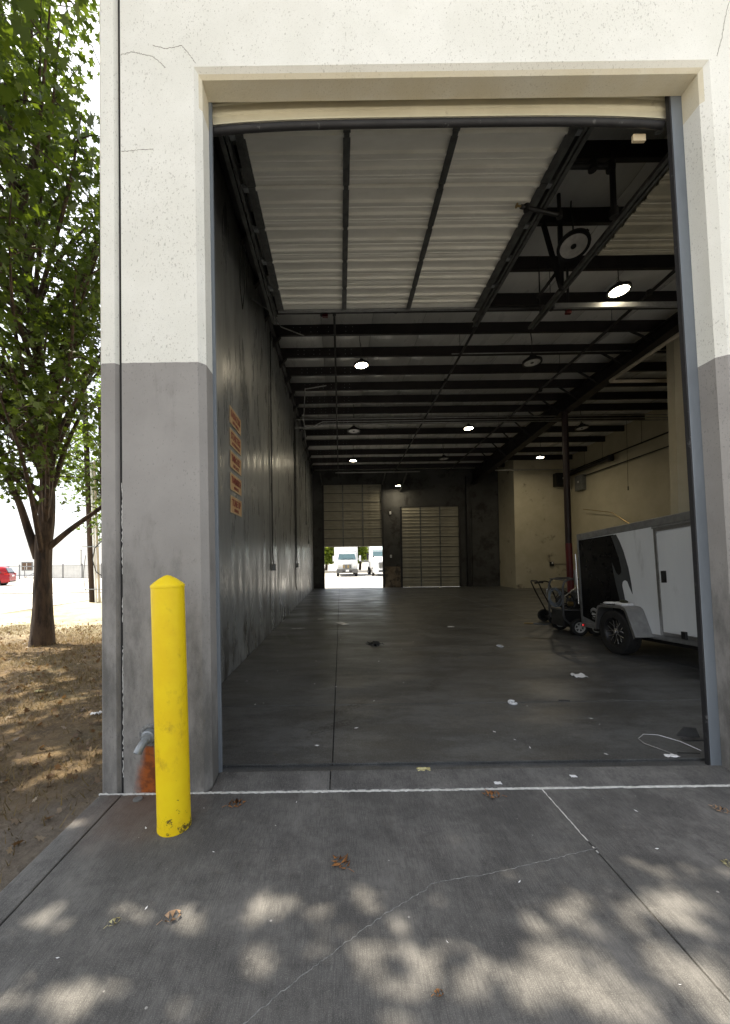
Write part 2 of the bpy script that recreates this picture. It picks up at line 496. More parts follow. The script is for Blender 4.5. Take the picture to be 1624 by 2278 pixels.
M['leaf_rear'] = leaf_mat('sunlit_lot_leaves', (.05, .085, .012), (.20, .24, .03), (.38, .46, .03))  # sunlight on the far crowns put into a brighter leaf colour
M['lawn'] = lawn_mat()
M['blade'] = leaf_mat('dry_grass_blades', (.050, .036, .014), (.20, .145, .06), (.13, .09, .03))
M['litter'] = leaf_mat('fallen_leaf_litter', (.09, .048, .022), (.40, .33, .23), (.12, .06, .02))
M['fallen'] = simple('brown_fallen_leaf', (.36, .16, .045), (.20, .08, .025), .7, 0, scale=40, bump=.3, bscale=90)
M['fallen_tan'] = simple('tan_fallen_leaf', (.42, .27, .16), (.30, .19, .11), .7, 0, scale=40, bump=.3, bscale=90)
M['fallen_pale'] = simple('pale_yellow_leaf', (.55, .50, .26), (.42, .37, .17), .7, 0, scale=40, bump=.3, bscale=90)
M['paper'] = simple('white_paper', (.80, .80, .80), (.68, .68, .69), .8, 0, scale=20, bump=.3, bscale=40)
M['cloth'] = simple('dark_rag', (.018, .02, .022), (.03, .032, .034), .85, 0, scale=30, bump=.3)
M['glass'] = simple('dark_window_glass', (.05, .08, .09), None, .06, 0, spec=.8)
M['truck_white'] = simple('white_truck_paint', (.78, .79, .80), None, .3, 0, scale=2)
M['truck_box'] = simple('white_box_panel', (.76, .76, .76), (.70, .70, .70), .45, 0, scale=1)
M['truck_grey'] = simple('grey_bumper', (.13, .13, .125), (.09, .09, .09), .5, .2, scale=4)
M['teal_glass'] = simple('teal_windscreen', (.06, .11, .125), (.045, .085, .10), .08, 0, spec=.8)
M['car_red'] = simple('metallic_red_paint', (.36, .012, .018), (.30, .010, .014), .22, .25, scale=3)
M['wood_pole'] = simple('creosoted_pole_wood', (.055, .033, .02), (.03, .018, .011), .9, 0, scale=6, bump=.5, bscale=30, sc=(1, 1, .08))
M['white_wall'] = simple('white_rendered_wall', (.80, .80, .78), (.76, .76, .74), .85, 0, scale=.3)
M['fence'] = simple('fence_steel', (.22, .22, .22), (.16, .16, .16), .6, .2, scale=5)
M['fence_sheet'] = simple('pale_fence_slat', (.62, .62, .60), (.54, .54, .52), .7, 0, scale=2)
M['hose_blue'] = simple('slate_blue_hose', (.13, .16, .19), (.09, .11, .13), .5, 0, scale=10)
M['brass'] = simple('brass_fitting', (.40, .29, .13), None, .35, .9)
M['cart_frame'] = simple('cart_frame_grey_steel', (.075, .077, .078), (.045, .045, .047), .45, 0, scale=8)
M['rim_paint'] = simple('pale_grey_rim_paint', (.55, .55, .53), None, .4, 0)
M['lamp_white'] = emit('lit_lamp_lens', (1., .88, .62), 16.0)
M['lamp_off'] = simple('unlit_lamp_lens', (.66, .66, .63), (.50, .50, .48), .35, 0, scale=12)
M['box_grey'] = simple('grey_electrical_enclosure', (.20, .205, .20), (.15, .155, .15), .5, .2, scale=6)


# ------------------------------------------------------------------ ground, street, lawn
g_ = MB()
g_.add([(-400, -400, -.06), (400, -400, -.06), (400, 400, -.06), (-400, 400, -.06)], [(0, 1, 2, 3)])
o = g_.build('ground', M['lot']); o['kind'] = 'structure'
rl = MB(); rl.add([(-40, 22.7, -.012), (40, 22.7, -.012), (40, 140, -.012), (-40, 140, -.012)], [(0, 1, 2, 3)])
o = rl.build('rear_lot', M['lot']); o['kind'] = 'structure'
st = MB(); st.add([(-37, -60, -.05), (-11.55, -60, -.05), (-11.55, 160, -.05), (-37, 160, -.05)], [(0, 1, 2, 3)])
o = st.build('street', M['street']); o['kind'] = 'structure'
kb = MB(); kb.box(-11.55, -11.40, -60, 160, -.055, .02)
o = kb.build('street_kerb', M['lot'], bevel=.015); o['kind'] = 'structure'


def lawn_h(x, y):
    d = min(1., max(0., (-1.75 - x) / .5))
    return -.012 + d * (.035 * noise.noise(Vector((x * .5, y * .5, 0))) + .02 * noise.noise(Vector((x * 2.3, y * 2.3, 3))) + .01)


xs = list(np.concatenate([np.linspace(-11.4, -8, 18), np.linspace(-7.85, -1.695, 70)]))
ys = list(np.concatenate([np.linspace(-14, .4, 18), np.linspace(.5, 11, 110), np.linspace(11.4, 60, 40)]))
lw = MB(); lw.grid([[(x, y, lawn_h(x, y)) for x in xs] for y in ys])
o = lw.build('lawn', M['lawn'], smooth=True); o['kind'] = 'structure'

# broomed concrete apron: slabs with open joints over a dark bed
ap = struct('apron')
bd = MB(); bd.box(-1.69, 9, -7.0, 2.70, -.05, -.022)
bd.build('joint_bed', M['joint'], ap)
jx = [(-1.535, 1.374), (1.382, 4.6), (4.612, 9.0)]
jy = [(-7.0, -2.206), (-2.194, 2.694)]
for (x0, x1) in jx:
    for (y0, y1) in jy:
        s_ = MB(); s_.box(x0, x1, y0, y1, -.02, 0)
        s_.build('slab', M['apron'], ap, bevel=.004)
for (y0, y1) in [(-7, -2.206), (-2.194, 2.694)]:
    s_ = MB(); s_.box(-1.692, -1.542, y0, y1, -.02, .003)
    s_.build('edging', M['apron'], ap, bevel=.006)


def ribbon(pts, w, z=.0015, wob=.35, sub=7, th=.0015, axis='z', seed=1, gaps=0.):
    """a thin ragged raised strip along a polyline on a plane; returns MB"""
    rr = random.Random(seed); mb = MB(); P = []
    for i in range(len(pts) - 1):
        a = Vector(pts[i]); b = Vector(pts[i + 1])
        for k in range(sub): P.append(a.lerp(b, k / sub))
    P.append(Vector(pts[-1]))
    nrm = Vector((0, 0, 1)) if axis == 'z' else Vector((0, -1, 0))
    L_ = []; Rr = []
    for i, p in enumerate(P):
        d = (P[min(i + 1, len(P) - 1)] - P[max(i - 1, 0)]).normalized()
        s = d.cross(nrm).normalized()
        j = s * rr.uniform(-wob, wob) * w
        ww = w * rr.uniform(.55, 1.3) * .5
        L_.append(p + j - s * ww + nrm * z); Rr.append(p + j + s * ww + nrm * z)
    for i in range(len(P) - 1):
        if gaps and noise.noise(Vector((i * .10 + seed * 7.1, seed, .5))) + rr.uniform(-.12, .12) > .42 - gaps: continue
        a, b, c, d = L_[i], Rr[i], Rr[i + 1], L_[i + 1]
        mb.hexa([a - nrm * (z + .002), b - nrm * (z + .002), c - nrm * (z + .002), d - nrm * (z + .002)], [a, b, c, d])
    return mb


ribbon([(-1.70, 2.698, 0), (-.9, 2.70, 0)], .013, .006, .35, 60, seed=3).build('sealant_strip', M['caulk'], ap)
ribbon([(-.9, 2.70, 0), (.2, 2.697, 0), (1.2, 2.70, 0), (3.2, 2.70, 0)], .014, .006, .35, 60, seed=4).build('sealant_strip', M['caulk'], ap)
ribbon([(1.379, 2.69, -.004), (1.379, 2.1, -.004)], .009, .002, .5, 40, seed=5, gaps=.12).build('sealant_strip', M['caulk'], ap)
ribbon([(1.40, 2.149, 0), (1.1, 2.07, 0), (.75, 1.985, 0), (.43, 1.93, 0), (.395, 1.895, 0), (.2, 1.78, 0), (.02, 1.652, 0), (-.12, 1.55, 0), (-.25, 1.452, 0), (-.42, 1.30, 0)], .0034, .0010, 1.2, 16, seed=6).build('crack', M['crack'], ap)
# floor covers set into the slab
for (x, y, r) in [(-1.40, 2.64, .03)]:
    c_ = MB(); c_.lathe((x, y, 0), (0, 0, 1), [(r, 0), (r, .006), (r * .8, .008), (0, .008)], 20); c_.build('cleanout_cap', M['box_grey'], ap)

# interior floor: slabs over a dark bed
FZ = .045
fl = struct('floor')
fb = MB(); fb.box(-1.56, 12.3, 2.90, 22.3, -.03, FZ - .018); fb.build('joint_bed', M['joint'], fl)
fx = [(-1.555, -.086), (-.078, 4.9), (4.908, 12.25)]
fy = [(2.985, 4.185), (4.195, 8.80), (8.808, 13.5), (13.508, 18.0), (18.008, 22.38)]
for (x0, x1) in fx:
    for (y0, y1) in fy:
        s_ = MB(); s_.box(x0, x1, y0, y1, FZ - .03, FZ); s_.build('slab', M['floor'], fl, bevel=.003)
for (x0, x1) in [(-.925, -.098), (-.092, 2.822)]:
    s_ = MB(); s_.hexa([(x0, 2.706, -.02), (x1, 2.706, -.02), (x1, 2.90, -.02), (x0, 2.90, -.02)], [(x0, 2.706, .012), (x1, 2.706, .012), (x1, 2.90, .040), (x0, 2.90, .040)])
    s_.build('sill', M['apron'], fl, bevel=.006)
s_ = MB(); s_.box(-.925, 2.822, 2.905, 2.978, -.02, .031); s_.build('sill_channel', M['floor'], fl)
ribbon([(-.93, 2.982, FZ), (.5, 2.984, FZ), (2.80, 2.982, FZ)], .016, .006, .15, 40, seed=9, gaps=.12).build('sill_bead', M['floor'], fl)
s_ = MB(); s_.hexa([(3.95, 2.706, -.02), (7.55, 2.706, -.02), (7.55, 2.98, -.02), (3.95, 2.98, -.02)], [(3.95, 2.706, .012), (7.55, 2.706, .012), (7.55, 2.98, .045), (3.95, 2.98, .045)]); s_.build('sill', M['apron'], fl)

# ------------------------------------------------------------------ warehouse
wh = thing('warehouse', 'concrete warehouse painted cream above a grey band, its tall roll door open', 'building')
Y0, Y1 = 2.71, 2.89
OX0, OX1, OZ = -.962, 2.662, 5.13      # opening at the head
OX0B, OX1B = -.928, 2.825              # and at the floor: the jambs are a little out of plumb
PX0, PX1 = 3.95, 7.55                  # neighbouring opening
TOP = 8.1


def front_wall():
    mb = MB(); ch = .045
    def opening(x0, x1, z1, x0b, x1b):
        # chamfered return: front edge, inner edge at Y0+ch, back edge
        a = [(x0b - ch, Y0, -.05), (x0 - ch, Y0, z1 + ch), (x1 + ch, Y0, z1 + ch), (x1b + ch, Y0, -.05)]
        b = [(x0b, Y0 + ch, -.05), (x0, Y0 + ch, z1), (x1, Y0 + ch, z1), (x1b, Y0 + ch, -.05)]
        c = [(x0b, Y1, -.05), (x0, Y1, z1), (x1, Y1, z1), (x1b, Y1, -.05)]
        mb.add(a + b + c, [(0, 1, 5, 4), (1, 2, 6, 5), (2, 3, 7, 6), (4, 5, 9, 8), (5, 6, 10, 9), (6, 7, 11, 10)])
    opening(OX0, OX1, OZ, OX0B, OX1B); opening(PX0, PX1, OZ, PX0, PX1)
    XL, XR = -1.535, 14.0
    def quad(x0, x1, z0, z1, y, x0t=None, x1t=None):
        mb.add([(x0, y, z0), (x1, y, z0), (x1 if x1t is None else x1t, y, z1), (x0 if x0t is None else x0t, y, z1)], [(0, 1, 2, 3)])
    for y, s in ((Y0, ch), (Y1, 0)):
        quad(XL, OX0B - s, -.05, OZ + s, y, None, OX0 - s); quad(OX1B + s, PX0 - s, -.05, OZ + s, y, OX1 + s, None); quad(PX1 + s, XR, -.05, OZ + s, y)
        quad(XL, OX0 - s, OZ + s, TOP, y); quad(OX0 - s, OX1 + s, OZ + s, TOP, y); quad(OX1 + s, PX0 - s, OZ + s, TOP, y)
        quad(PX0 - s, PX1 + s, OZ + s, TOP, y); quad(PX1 + s, XR, OZ + s, TOP, y)
    mb.add([(XL, Y0, -.05), (XL, Y1, -.05), (XL, Y1, TOP), (XL, Y0, TOP)], [(0, 1, 2, 3)])
    mb.add([(XR, Y0, -.05), (XR, Y1, -.05), (XR, Y1, TOP), (XR, Y0, TOP)], [(0, 1, 2, 3)])
    mb.add([(XL, Y0, TOP), (XR, Y0, TOP), (XR, Y1, TOP), (XL, Y1, TOP)], [(0, 1, 2, 3)])
    # weld
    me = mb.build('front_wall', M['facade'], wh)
    bm = bmesh.new(); bm.from_mesh(me.data); bmesh.ops.remove_doubles(bm, verts=bm.verts, dist=1e-4)
    bmesh.ops.recalc_face_normals(bm, faces=bm.faces); bm.to_mesh(me.data); bm.free()
    return me


front_wall()
# side wall: its chamfered end shows beside the front panel, with a joint between the two
sw = MB()
prof = [(-1.696, Y0 + .02), (-1.676, Y0), (-1.585, Y0), (-1.562, Y0 + .03), (-1.562, 22.4), (-1.696, 22.4)]
sw.mi = 0
n0 = len(sw.f)
sw.prism([(x, y, -.05) for x, y in prof], (0, 0, TOP + .05))
for i, f in enumerate(sw.f):
    ps = [sw.v[k] for k in f]
    if all(abs(p[0] + 1.562) < 1e-6 for p in ps): sw.m[i] = 1
sw.build('side_wall', [M['facade'], M['inner']], wh)
jb = MB(); jb.box(-1.562, -1.535, Y0 + .022, Y1, -.04, TOP - .02); jb.build('joint_filler', M['joint'], wh)
ribbon([(-1.549, 2.735, .1), (-1.546, 2.735, .9), (-1.548, 2.735, 1.6), (-1.549, 2.735, 2.35)], .006, .004, .9, 40, axis='y', seed=12, gaps=.22).build('joint_sealant', M['caulk'], wh)
# panel joints and cracks
for k, pts in enumerate([[(-1.53, Y0, 5.27), (-1.45, Y0, 5.29), (-1.39, Y0, 5.275), (-1.30, Y0, 5.255), (-1.24, Y0, 5.20), (-1.21, Y0, 5.17)],
                         [(-.99, Y0, 5.20), (-1.04, Y0, 5.27), (-1.09, Y0, 5.33), (-1.20, Y0, 5.31), (-1.3, Y0, 5.335)],
                         [(-1.53, Y0, 4.56), (-1.42, Y0, 4.57), (-1.3, Y0, 4.575)],
                         [(2.46 + .30, Y0, 5.20), (2.80, Y0, 5.33), (2.84, Y0, 5.52), (2.93, Y0, 5.80)]]):
    ribbon(pts, .0045, .0008, .7, 12, axis='y', seed=30 + k).build('hairline_crack', M['hair'], wh)
# interior walls
w = MB(); w.box(12.25, 12.45, 2.9, 22.4, -.05, TOP); w.build('right_wall', M['beige'], wh)
w = MB(); w.box(9.20, 12.249, 20.2, 20.35, FZ - .02, 7.4); w.box(9.20, 9.32, 20.352, 22.2, FZ - .02, 7.4); w.build('office_wall', M['beige_dirty'], wh)
w = MB(); w.box(8.30, 12.249, 9.4, 9.62, FZ - .02, 7.6); w.build('partition_wall', M['beige'], wh)
RY = 22.2
w = MB()
w.box(-1.56, -.96, RY, RY + .2, -.05, 6.05); w.box(2.48, 3.53, RY, RY + .2, -.05, 6.05); w.box(6.92, 12.249, RY, RY + .2, -.05, 6.05)
w.box(3.53, 6.92, RY, RY + .2, 4.70, 6.05); w.box(-1.56, 12.249, RY, RY + .2, 6.051, TOP)
w.build('rear_wall', M['rear'], wh)
# dark steel frames and piers on the rear wall
w = MB(); w.box(7.30, 7.48, RY - .16, RY - .002, FZ, 6.4); w.build('pier', M['blacksteel'], wh)
w = MB(); w.box(7.62, 9.05, RY - .05, RY - .003, FZ, 4.6); w.build('blocked_opening', M['rear'], wh)
for x in (-.96, 2.48, 3.53, 6.92):
    w = MB(); w.box(x - .05, x + .05, RY - .06, RY - .004, FZ, 6.02 if x < 3 else 4.7); w.build('rear_jamb', M['blacksteel'], wh)
w = MB(); w.box(2.56, 3.46, RY - .03, RY - .004, FZ, 1.25); w.build('kick_panel', simple('stained_tan_panel', (.20, .16, .11), (.12, .09, .06), .7, 0, scale=3, dirt=(.05, .04, .03), damt=(.45, .6)), wh)


# roof
def roof_low(y):    # underside of the purlins
    return 1.6 + (5.46 if y < 14 else 5.55 - .06 * (y - 14) - .09 * max(0, 1 - (y - 14) / 1.0))


PURL = [4.2, 5.2, 6.2, 7.2, 8.2, 9.2, 10.2, 11.2, 12.2, 13.2, 14.2, 15.3, 16.4, 17.6, 18.9, 20.1, 21.3]
pm = MB()
PD = .25
pm.add([(-1.55, -.035, 0), (12.24, -.035, 0), (12.24, .035, 0), (-1.55, .035, 0), (-1.55, -.035, .02), (12.24, -.035, .02), (12.24, .035, .02), (-1.55, .035, .02)], [(0, 3, 2, 1), (4, 5, 6, 7), (0, 1, 5, 4), (1, 2, 6, 5), (2, 3, 7, 6), (3, 0, 4, 7)])
pm.box(-1.55, 12.24, -.035, -.027, .0205, PD - .0205)
pm.box(-1.55, 12.24, -.035, .035, PD - .02, PD)
p0 = None
bl = MB()
for k in range(4):
    for dx in (0, .16):
        for zz in (.07, .18):
            bl.cyl((-1.05 + k * .42 + dx, -.036, zz), (-1.05 + k * .42 + dx, -.044, zz), .011, 6)
bolt0 = None
for y in PURL:
    z = roof_low(y)
    if p0 is None:
        p0 = pm.build('purlin', M['purlin'], wh); p0.location = (0, y, z); q = p0
        bolt0 = bl.build('bolt_row', M['galv']); bolt0.parent = q
    else:
        q = share(p0, 'purlin', (0, y, z), wh)
        b_ = share(bolt0, 'bolt_row', (0, 0, 0), q)
# deck of white faced insulation in strips with seams
strip = 1.22
x = -1.6; ri = random.Random(4)
while x < 12.3:
    x1 = min(x + strip, 12.5)
    P = []
    yy = [2.6, 3.2] + [v for y in PURL for v in (y - .42, y - .1, y, y + .1, y + .42)] + [22.4]
    yy = sorted(v for v in set(yy) if v <= 22.4)
    rows = []
    for y in yy:
        near = min(abs(y - p) for p in PURL)
        sag = -.03 if near > .3 else (0 if near < .05 else -.012)
        z = roof_low(y) + PD + .006 + sag + .0
        rows.append([(x + .004, y, z + .012), (x + .02, y, z), (x + .6, y, z - .014 if near > .05 else z), (x1 - .02, y, z), (x1 - .004, y, z + .012)])
    d = MB(); d.grid(rows); d.build('ceiling_strip', M['deck'], wh, smooth=True)
    x = x1
rf = MB(); rf.hexa([(-1.6, 2.8, roof_low(3) + .34), (12.45, 2.8, roof_low(3) + .34), (12.45, 14.2, roof_low(14) + .36), (-1.6, 14.2, roof_low(14) + .36)],
                   [(-1.6, 2.8, roof_low(3) + .44), (12.45, 2.8, roof_low(3) + .44), (12.45, 14.2, roof_low(14) + .48), (-1.6, 14.2, roof_low(14) + .48)])
rf.hexa([(-1.6, 14.2, roof_low(14) + .36), (12.45, 14.2, roof_low(14) + .36), (12.45, 22.4, roof_low(22.4) + .36), (-1.6, 22.4, roof_low(22.4) + .36)],
        [(-1.6, 14.2, roof_low(14) + .48), (12.45, 14.2, roof_low(14) + .48), (12.45, 22.4, roof_low(22.4) + .48), (-1.6, 22.4, roof_low(22.4) + .48)])
rf.build('roof_slab', M['lot'], wh)
# eave angle along the left wall
ea = MB()
for a, b in zip(PURL[:-1], PURL[1:]): ea.bar((-1.50, a, roof_low(a) - .05), (-1.50, b, roof_low(b) - .05), .09, .10)
ea.build('wall_ledger', M['blacksteel'], wh)
# seats under each purlin end
for y in PURL[2:]:
    z = roof_low(y); s_ = MB(); s_.prism([(-1.55, y - .05, z - .02), (-1.36, y - .05, z - .02), (-1.55, y - .05, z - .26)], (0, .1, 0)); s_.build('purlin_seat', M['blacksteel'], wh)
# girder and column
gd = MB()
def girder_z(y): return 6.75 - .048 * (y - 8.9) - (.02 * max(0, y - 13))
for a, b in ((7.0, 13.0), (13.0, 22.15)):
    za, zb = girder_z(a), girder_z(b)
    ta, tb = roof_low(a) - .004, roof_low(b) - .004
    gd.hexa([(7.58, a, za), (7.88, a, za), (7.88, a, za + .03), (7.58, a, za + .03)], [(7.58, b, zb), (7.88, b, zb), (7.88, b, zb + .03), (7.58, b, zb + .03)])
    gd.hexa([(7.715, a, za + .031), (7.745, a, za + .031), (7.745, a, ta - .031), (7.715, a, ta - .031)], [(7.715, b, zb + .031), (7.745, b, zb + .031), (7.745, b, tb - .031), (7.715, b, tb - .031)])
    gd.hexa([(7.58, a, ta - .03), (7.88, a, ta - .03), (7.88, a, ta), (7.58, a, ta)], [(7.58, b, tb - .03), (7.88, b, tb - .03), (7.88, b, tb), (7.58, b, tb)])
gd.build('girder', M['purlin'], wh)
for y in PURL[5:15]:
    br = MB(); br.bar((7.70, y, girder_z(y) + .05), (7.05, y, roof_low(y) + .02), .04, .04); br.build('flange_brace', M['blacksteel'], wh)
co = MB(); co.cyl((7.78, 13, FZ), (7.73, 13, 2.1), .105, 20); red = co
col_o = MB(); col_o.cyl((7.73, 13, 2.10), (7.70, 13, girder_z(13) - .012), .10, 20)
col_o = col_o.build('column', M['maroon'], wh, smooth=True)
red.build('painted_base', M['red_paint'], col_o, smooth=True)
cpl = MB(); cpl.box(7.55, 7.85, 12.85, 13.15, girder_z(13) - .011, girder_z(13) - .002); cpl.build('cap_plate', M['maroon'], col_o)

# steel guards round the opening
ZT = OZ + .06
def post(mb, xb0, xb1, xt0, xt1, ya, yb, zt=ZT):
    mb.hexa([(xb0, ya, .033), (xb1, ya, .033), (xb1, yb, .033), (xb0, yb, .033)], [(xt0, ya, zt), (xt1, ya, zt), (xt1, yb, zt), (xt0, yb, zt)])
for (b0, b1, t0, t1) in ((OX0B - .01, OX0B + .022, OX0 - .01, OX0 + .022), (OX1B - .080, OX1B + .01, OX1 - .080, OX1 + .01)):
    s_ = MB(); post(s_, b0, b1, t0, t1, Y1 + .002, Y1 + .03); s_.build('jamb_angle', M['steel'], wh, bevel=.003)
s_ = MB(); post(s_, OX1B - .091, OX1B - .0805, OX1 - .091, OX1 - .0805, Y1 + .005, Y1 + .04); s_.build('door_stop', M['rubber'], wh)

# horizontal tracks of the two front doors, with hangers
DZ = 6.07


def track(x, y0, y1, side):
    mb = MB()
    mb.box(x - .004, x + .004, y0, y1, DZ - .05, DZ + .08); mb.box(x - .03 if side < 0 else x + .0041, x - .0041 if side < 0 else x + .03, y0, y1, DZ - .05, DZ - .043)
    mb.box(x - .03 if side < 0 else x + .0041, x - .0041 if side < 0 else x + .03, y0, y1, DZ + .074, DZ + .08)
    return mb


for x, s, yb in ((-1.13, 1, 7.05), (2.60, -1, 7.25), (3.76, 1, 7.35), (7.8, -1, 7.35)):
    t_ = track(x, 3.25, yb, s)
    # curved riser
    pts = [(x, 3.02, 5.0), (x, 3.02, 5.7), (x, 3.06, 5.9), (x, 3.14, 6.02), (x, 3.26, 6.05)]
    t_.tube(pts, .03, 6)
    t_.bar((x + s * -.05, 3.3, DZ - .02), (x + s * -.05, yb, DZ - .02), .05, .05)
    t_.build('door_track', M['track'], wh)
    for yh in (5.05, 6.95):
        if yh < yb:
            h_ = MB(); h_.bar((x - s * .05, yh, DZ + .02), (x - s * .05, yh, roof_low(yh) + .05), .04, .005); h_.build('track_hanger', M['blacksteel'], wh)


# overhead doors (parts of the building): sections and stiles are sub-parts
def section_profile(L, ribs=2):
    """(distance, depth) along one section, inside face; small proud ridges"""
    pr = [(0, 0), (.010, .026), (.040, .026), (.052, 0)]
    for k in range(1, ribs + 1):
        c = .05 + (L - .05) * k / (ribs + 1)
        pr += [(c - .034, 0), (c - .026, .030), (c + .004, .030), (c + .022, 0)]
        pr += [(c + .060, 0), (c + .067, .009), (c + .078, 0)]
    pr += [(L - .07, 0), (L - .062, .006), (L - .03, .006), (L - .004, 0)]
    return sorted(pr)


def section_mesh(x0, x1, L, ribs=2):
    """local: section lies in XY plane, inside face towards -Z, runs along +Y"""
    pr = section_profile(L, ribs); mb = MB()
    n = len(pr)
    vs = [(x0, y, -d) for y, d in pr] + [(x1, y, -d) for y, d in pr]
    mb.add(vs, [(i, i + 1, n + i + 1, n + i) for i in range(n - 1)])
    mb.add([(x0, 0, .04), (x1, 0, .04), (x1, L - .004, .04), (x0, L - .004, .04)], [(0, 1, 2, 3)])
    mb.add([(x0, 0, 0), (x1, 0, 0), (x1, 0, .04), (x0, 0, .04)], [(0, 1, 2, 3)])
    mb.add([(x0, L - .004, 0), (x1, L - .004, 0), (x1, L - .004, .04), (x0, L - .004, .04)], [(0, 1, 2, 3)])
    return mb


def plate_strip(mb, x, L, w, zz=-.022):
    mb.box(x - w / 2, x + w / 2, .03, L - .02, zz - .012, zz)
    mb.box(x - w * .38, x + w * .38, -.02, .03, zz - .016, zz + .008)
    for s in (-1, 1):
        mb.cyl((x + s * w * .25, .05, zz - .012), (x + s * w * .25, .05, zz - .018), .008, 6)
        mb.cyl((x + s * w * .25, L - .05, zz - .012), (x + s * w * .25, L - .05, zz - .018), .008, 6)


fd = MB()
DX0, DX1 = -1.04, 2.53
# torsion shaft far end channel and end cap as the door part's own mesh
YS = [3.37, 3.93, 4.50, 5.06, 5.62, 6.18]
DEND = 6.73
fd.box(DX0, DX1, DEND + .002, DEND + .05, DZ - .035, DZ + .05)
door = fd.build('overhead_door', M['alu_dull'], wh)
sec0 = None; sti0 = None
L = .56
sm = section_mesh(DX0, DX1, L)
stiles = []
for xs_, w_ in ((DX0 + .05, .11), (.13, .075), (1.26, .075), (DX1 - .05, .11)):
    b_ = MB(); plate_strip(b_, xs_, L, w_); stiles.append(b_)
for y in YS:
    if sec0 is None:
        sec0 = sm.build('door_section', M['doorin']); sec0.parent = door; sec0.location = (0, y, DZ); so_ = sec0
        sti = [b_.build('stile', M['track']) for b_ in stiles]
        for q in sti: q.parent = door; q.location = (0, y, DZ)
    else:
        share(sec0, 'door_section', (0, y, DZ), door)
        for q in sti: share(q, 'stile', (0, y, DZ), door)
    for s, xe in ((-1, DX0 - .02), (1, DX1 + .02)):
        r_ = MB(); r_.box(xe - .03, xe + .03, y - .03, y + .03, DZ - .045, DZ - .01); r_.cyl((xe + s * .02, y, DZ + .0), (xe + s * .075, y, DZ + .0), .025, 12); r_.build('roller', M['galv'], door)
# curved and hanging sections at the front (outside face cream)
cv = MB()
pts = [(3.35, DZ + .02), (3.2, DZ - .01), (3.07, DZ - .09), (2.995, DZ - .22), (2.99, DZ - .4), (2.99, DZ - .5)]
cv.grid([[(DX0, y, z), (DX1, y, z)] for y, z in pts]); cv.build('door_section', M['doorin'], door)
NB = 25
hang = []
prof = [(.0, 5.56), (.0, 5.215), (.010, 5.21), (.010, 5.200), (.0, 5.193), (.0, 5.135), (.011, 5.129), (.011, 5.118), (.0, 5.110), (.0, 5.052), (.012, 5.048), (.012, 5.035)]
for (d, z) in prof:
    row = []
    for k in range(NB):
        t = k / (NB - 1); bow = .045 * (1 - (2 * t - 1) ** 4) - .01
        row.append((OX0 - .03 + (OX1 + .0 - OX0) * t, 2.965 - d, z + bow))
    hang.append(row)
hs = MB(); hs.grid(hang); hs.build('bottom_section', M['doorout'], door, smooth=True)
bk = MB(); bk.box(OX0 - .02, OX1 - .03, 2.968, 3.0, 5.06, 5.56); bk.build('section_back', M['doorin'], door)
seal = []
for k in range(NB):
    t = k / (NB - 1); bow = .045 * (1 - (2 * t - 1) ** 4) - .01
    seal.append((OX0 - .01 + (OX1 - .06 - OX0) * t, 2.975, 5.008 + bow))
se = MB(); se.tube(seal, .027, 10); se.build('bottom_seal', M['rubber'], door, smooth=True)
for xl in (2.44,):
    k_ = MB(); k_.box(xl - .05, xl + .05, 3.02, 3.04, 4.93, 4.985); k_.build('warning_tag', M['sign_edge'], door)

# neighbouring door, run up under the roof too
nd = MB(); NX0, NX1 = 3.86, 7.7
nd.box(NX0, NX1, DEND + .002, DEND + .05, DZ - .035, DZ + .05)
door2 = nd.build('overhead_door', M['alu_dull'], wh)
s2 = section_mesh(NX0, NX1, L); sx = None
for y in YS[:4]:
    if sx is None: sx = s2.build('door_section', M['doordim']); sx.parent = door2; sx.location = (0, y, DZ)  # darker enamel than the first door: shade put into its colour
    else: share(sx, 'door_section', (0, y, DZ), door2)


# rear doors: upright, inside face towards us
def rear_door(x0, x1, z0, n, L, label):
    fr = MB(); yb = RY + .05
    for xa in (x0 + .02, x1 - .02): fr.box(xa - .03, xa + .03, yb - .075, yb - .045, z0, z0 + n * L)
    d = fr.build('overhead_door', M['track'], wh); d['label'] = label
    s_ = section_mesh(x0 + .01, x1 - .01, L, 2)
    first = None; st = None
    rot = (R(90), 0, 0)
    for k in range(n):
        z = z0 + k * L
        if first is None:
            first = s_.build('door_section', M['doordim']); first.parent = d; first.location = (0, yb, z); first.rotation_euler = rot
        else: share(first, 'door_section', (0, yb, z), d, rot)
        j_ = MB(); j_.box(x0 + .05, x1 - .05, yb - .036, yb - .030, z + L - .022, z + L + .010); j_.build('joint_strip', M['blacksteel'], d)
        for xs_ in (x0 + (x1 - x0) / 3, x0 + (x1 - x0) * 2 / 3):
            if st is None or True:
                b_ = MB(); b_.box(xs_ - .035, xs_ + .035, yb - .05, yb - .03, z + .03, z + L - .02); b_.build('stile', M['track'], d)
    return d


# section_mesh rotated by +90 about X: local +Y -> +Z, inside face (-Z) -> +Y ; flip so it faces us
def section_mesh(x0, x1, L, ribs=2):
    pr = section_profile(L, ribs); mb = MB(); n = len(pr)
    vs = [(x0, y, d) for y, d in pr] + [(x1, y, d) for y, d in pr]
    mb.add(vs, [(i, i + 1, n + i + 1, n + i) for i in range(n - 1)])
    mb.add([(x0, 0, -.04), (x1, 0, -.04), (x1, L - .004, -.04), (x0, L - .004, -.04)], [(0, 1, 2, 3)])
    mb.add([(x0, 0, 0), (x1, 0, 0), (x1, 0, -.04), (x0, 0, -.04)], [(0, 1, 2, 3)])
    return mb


rear_door(-.96, 2.48, 2.43, 7, .517, 'rear roll door pulled half way up')
rear_door(3.53, 6.92, FZ + .01, 8, .581, 'closed rear roll door')
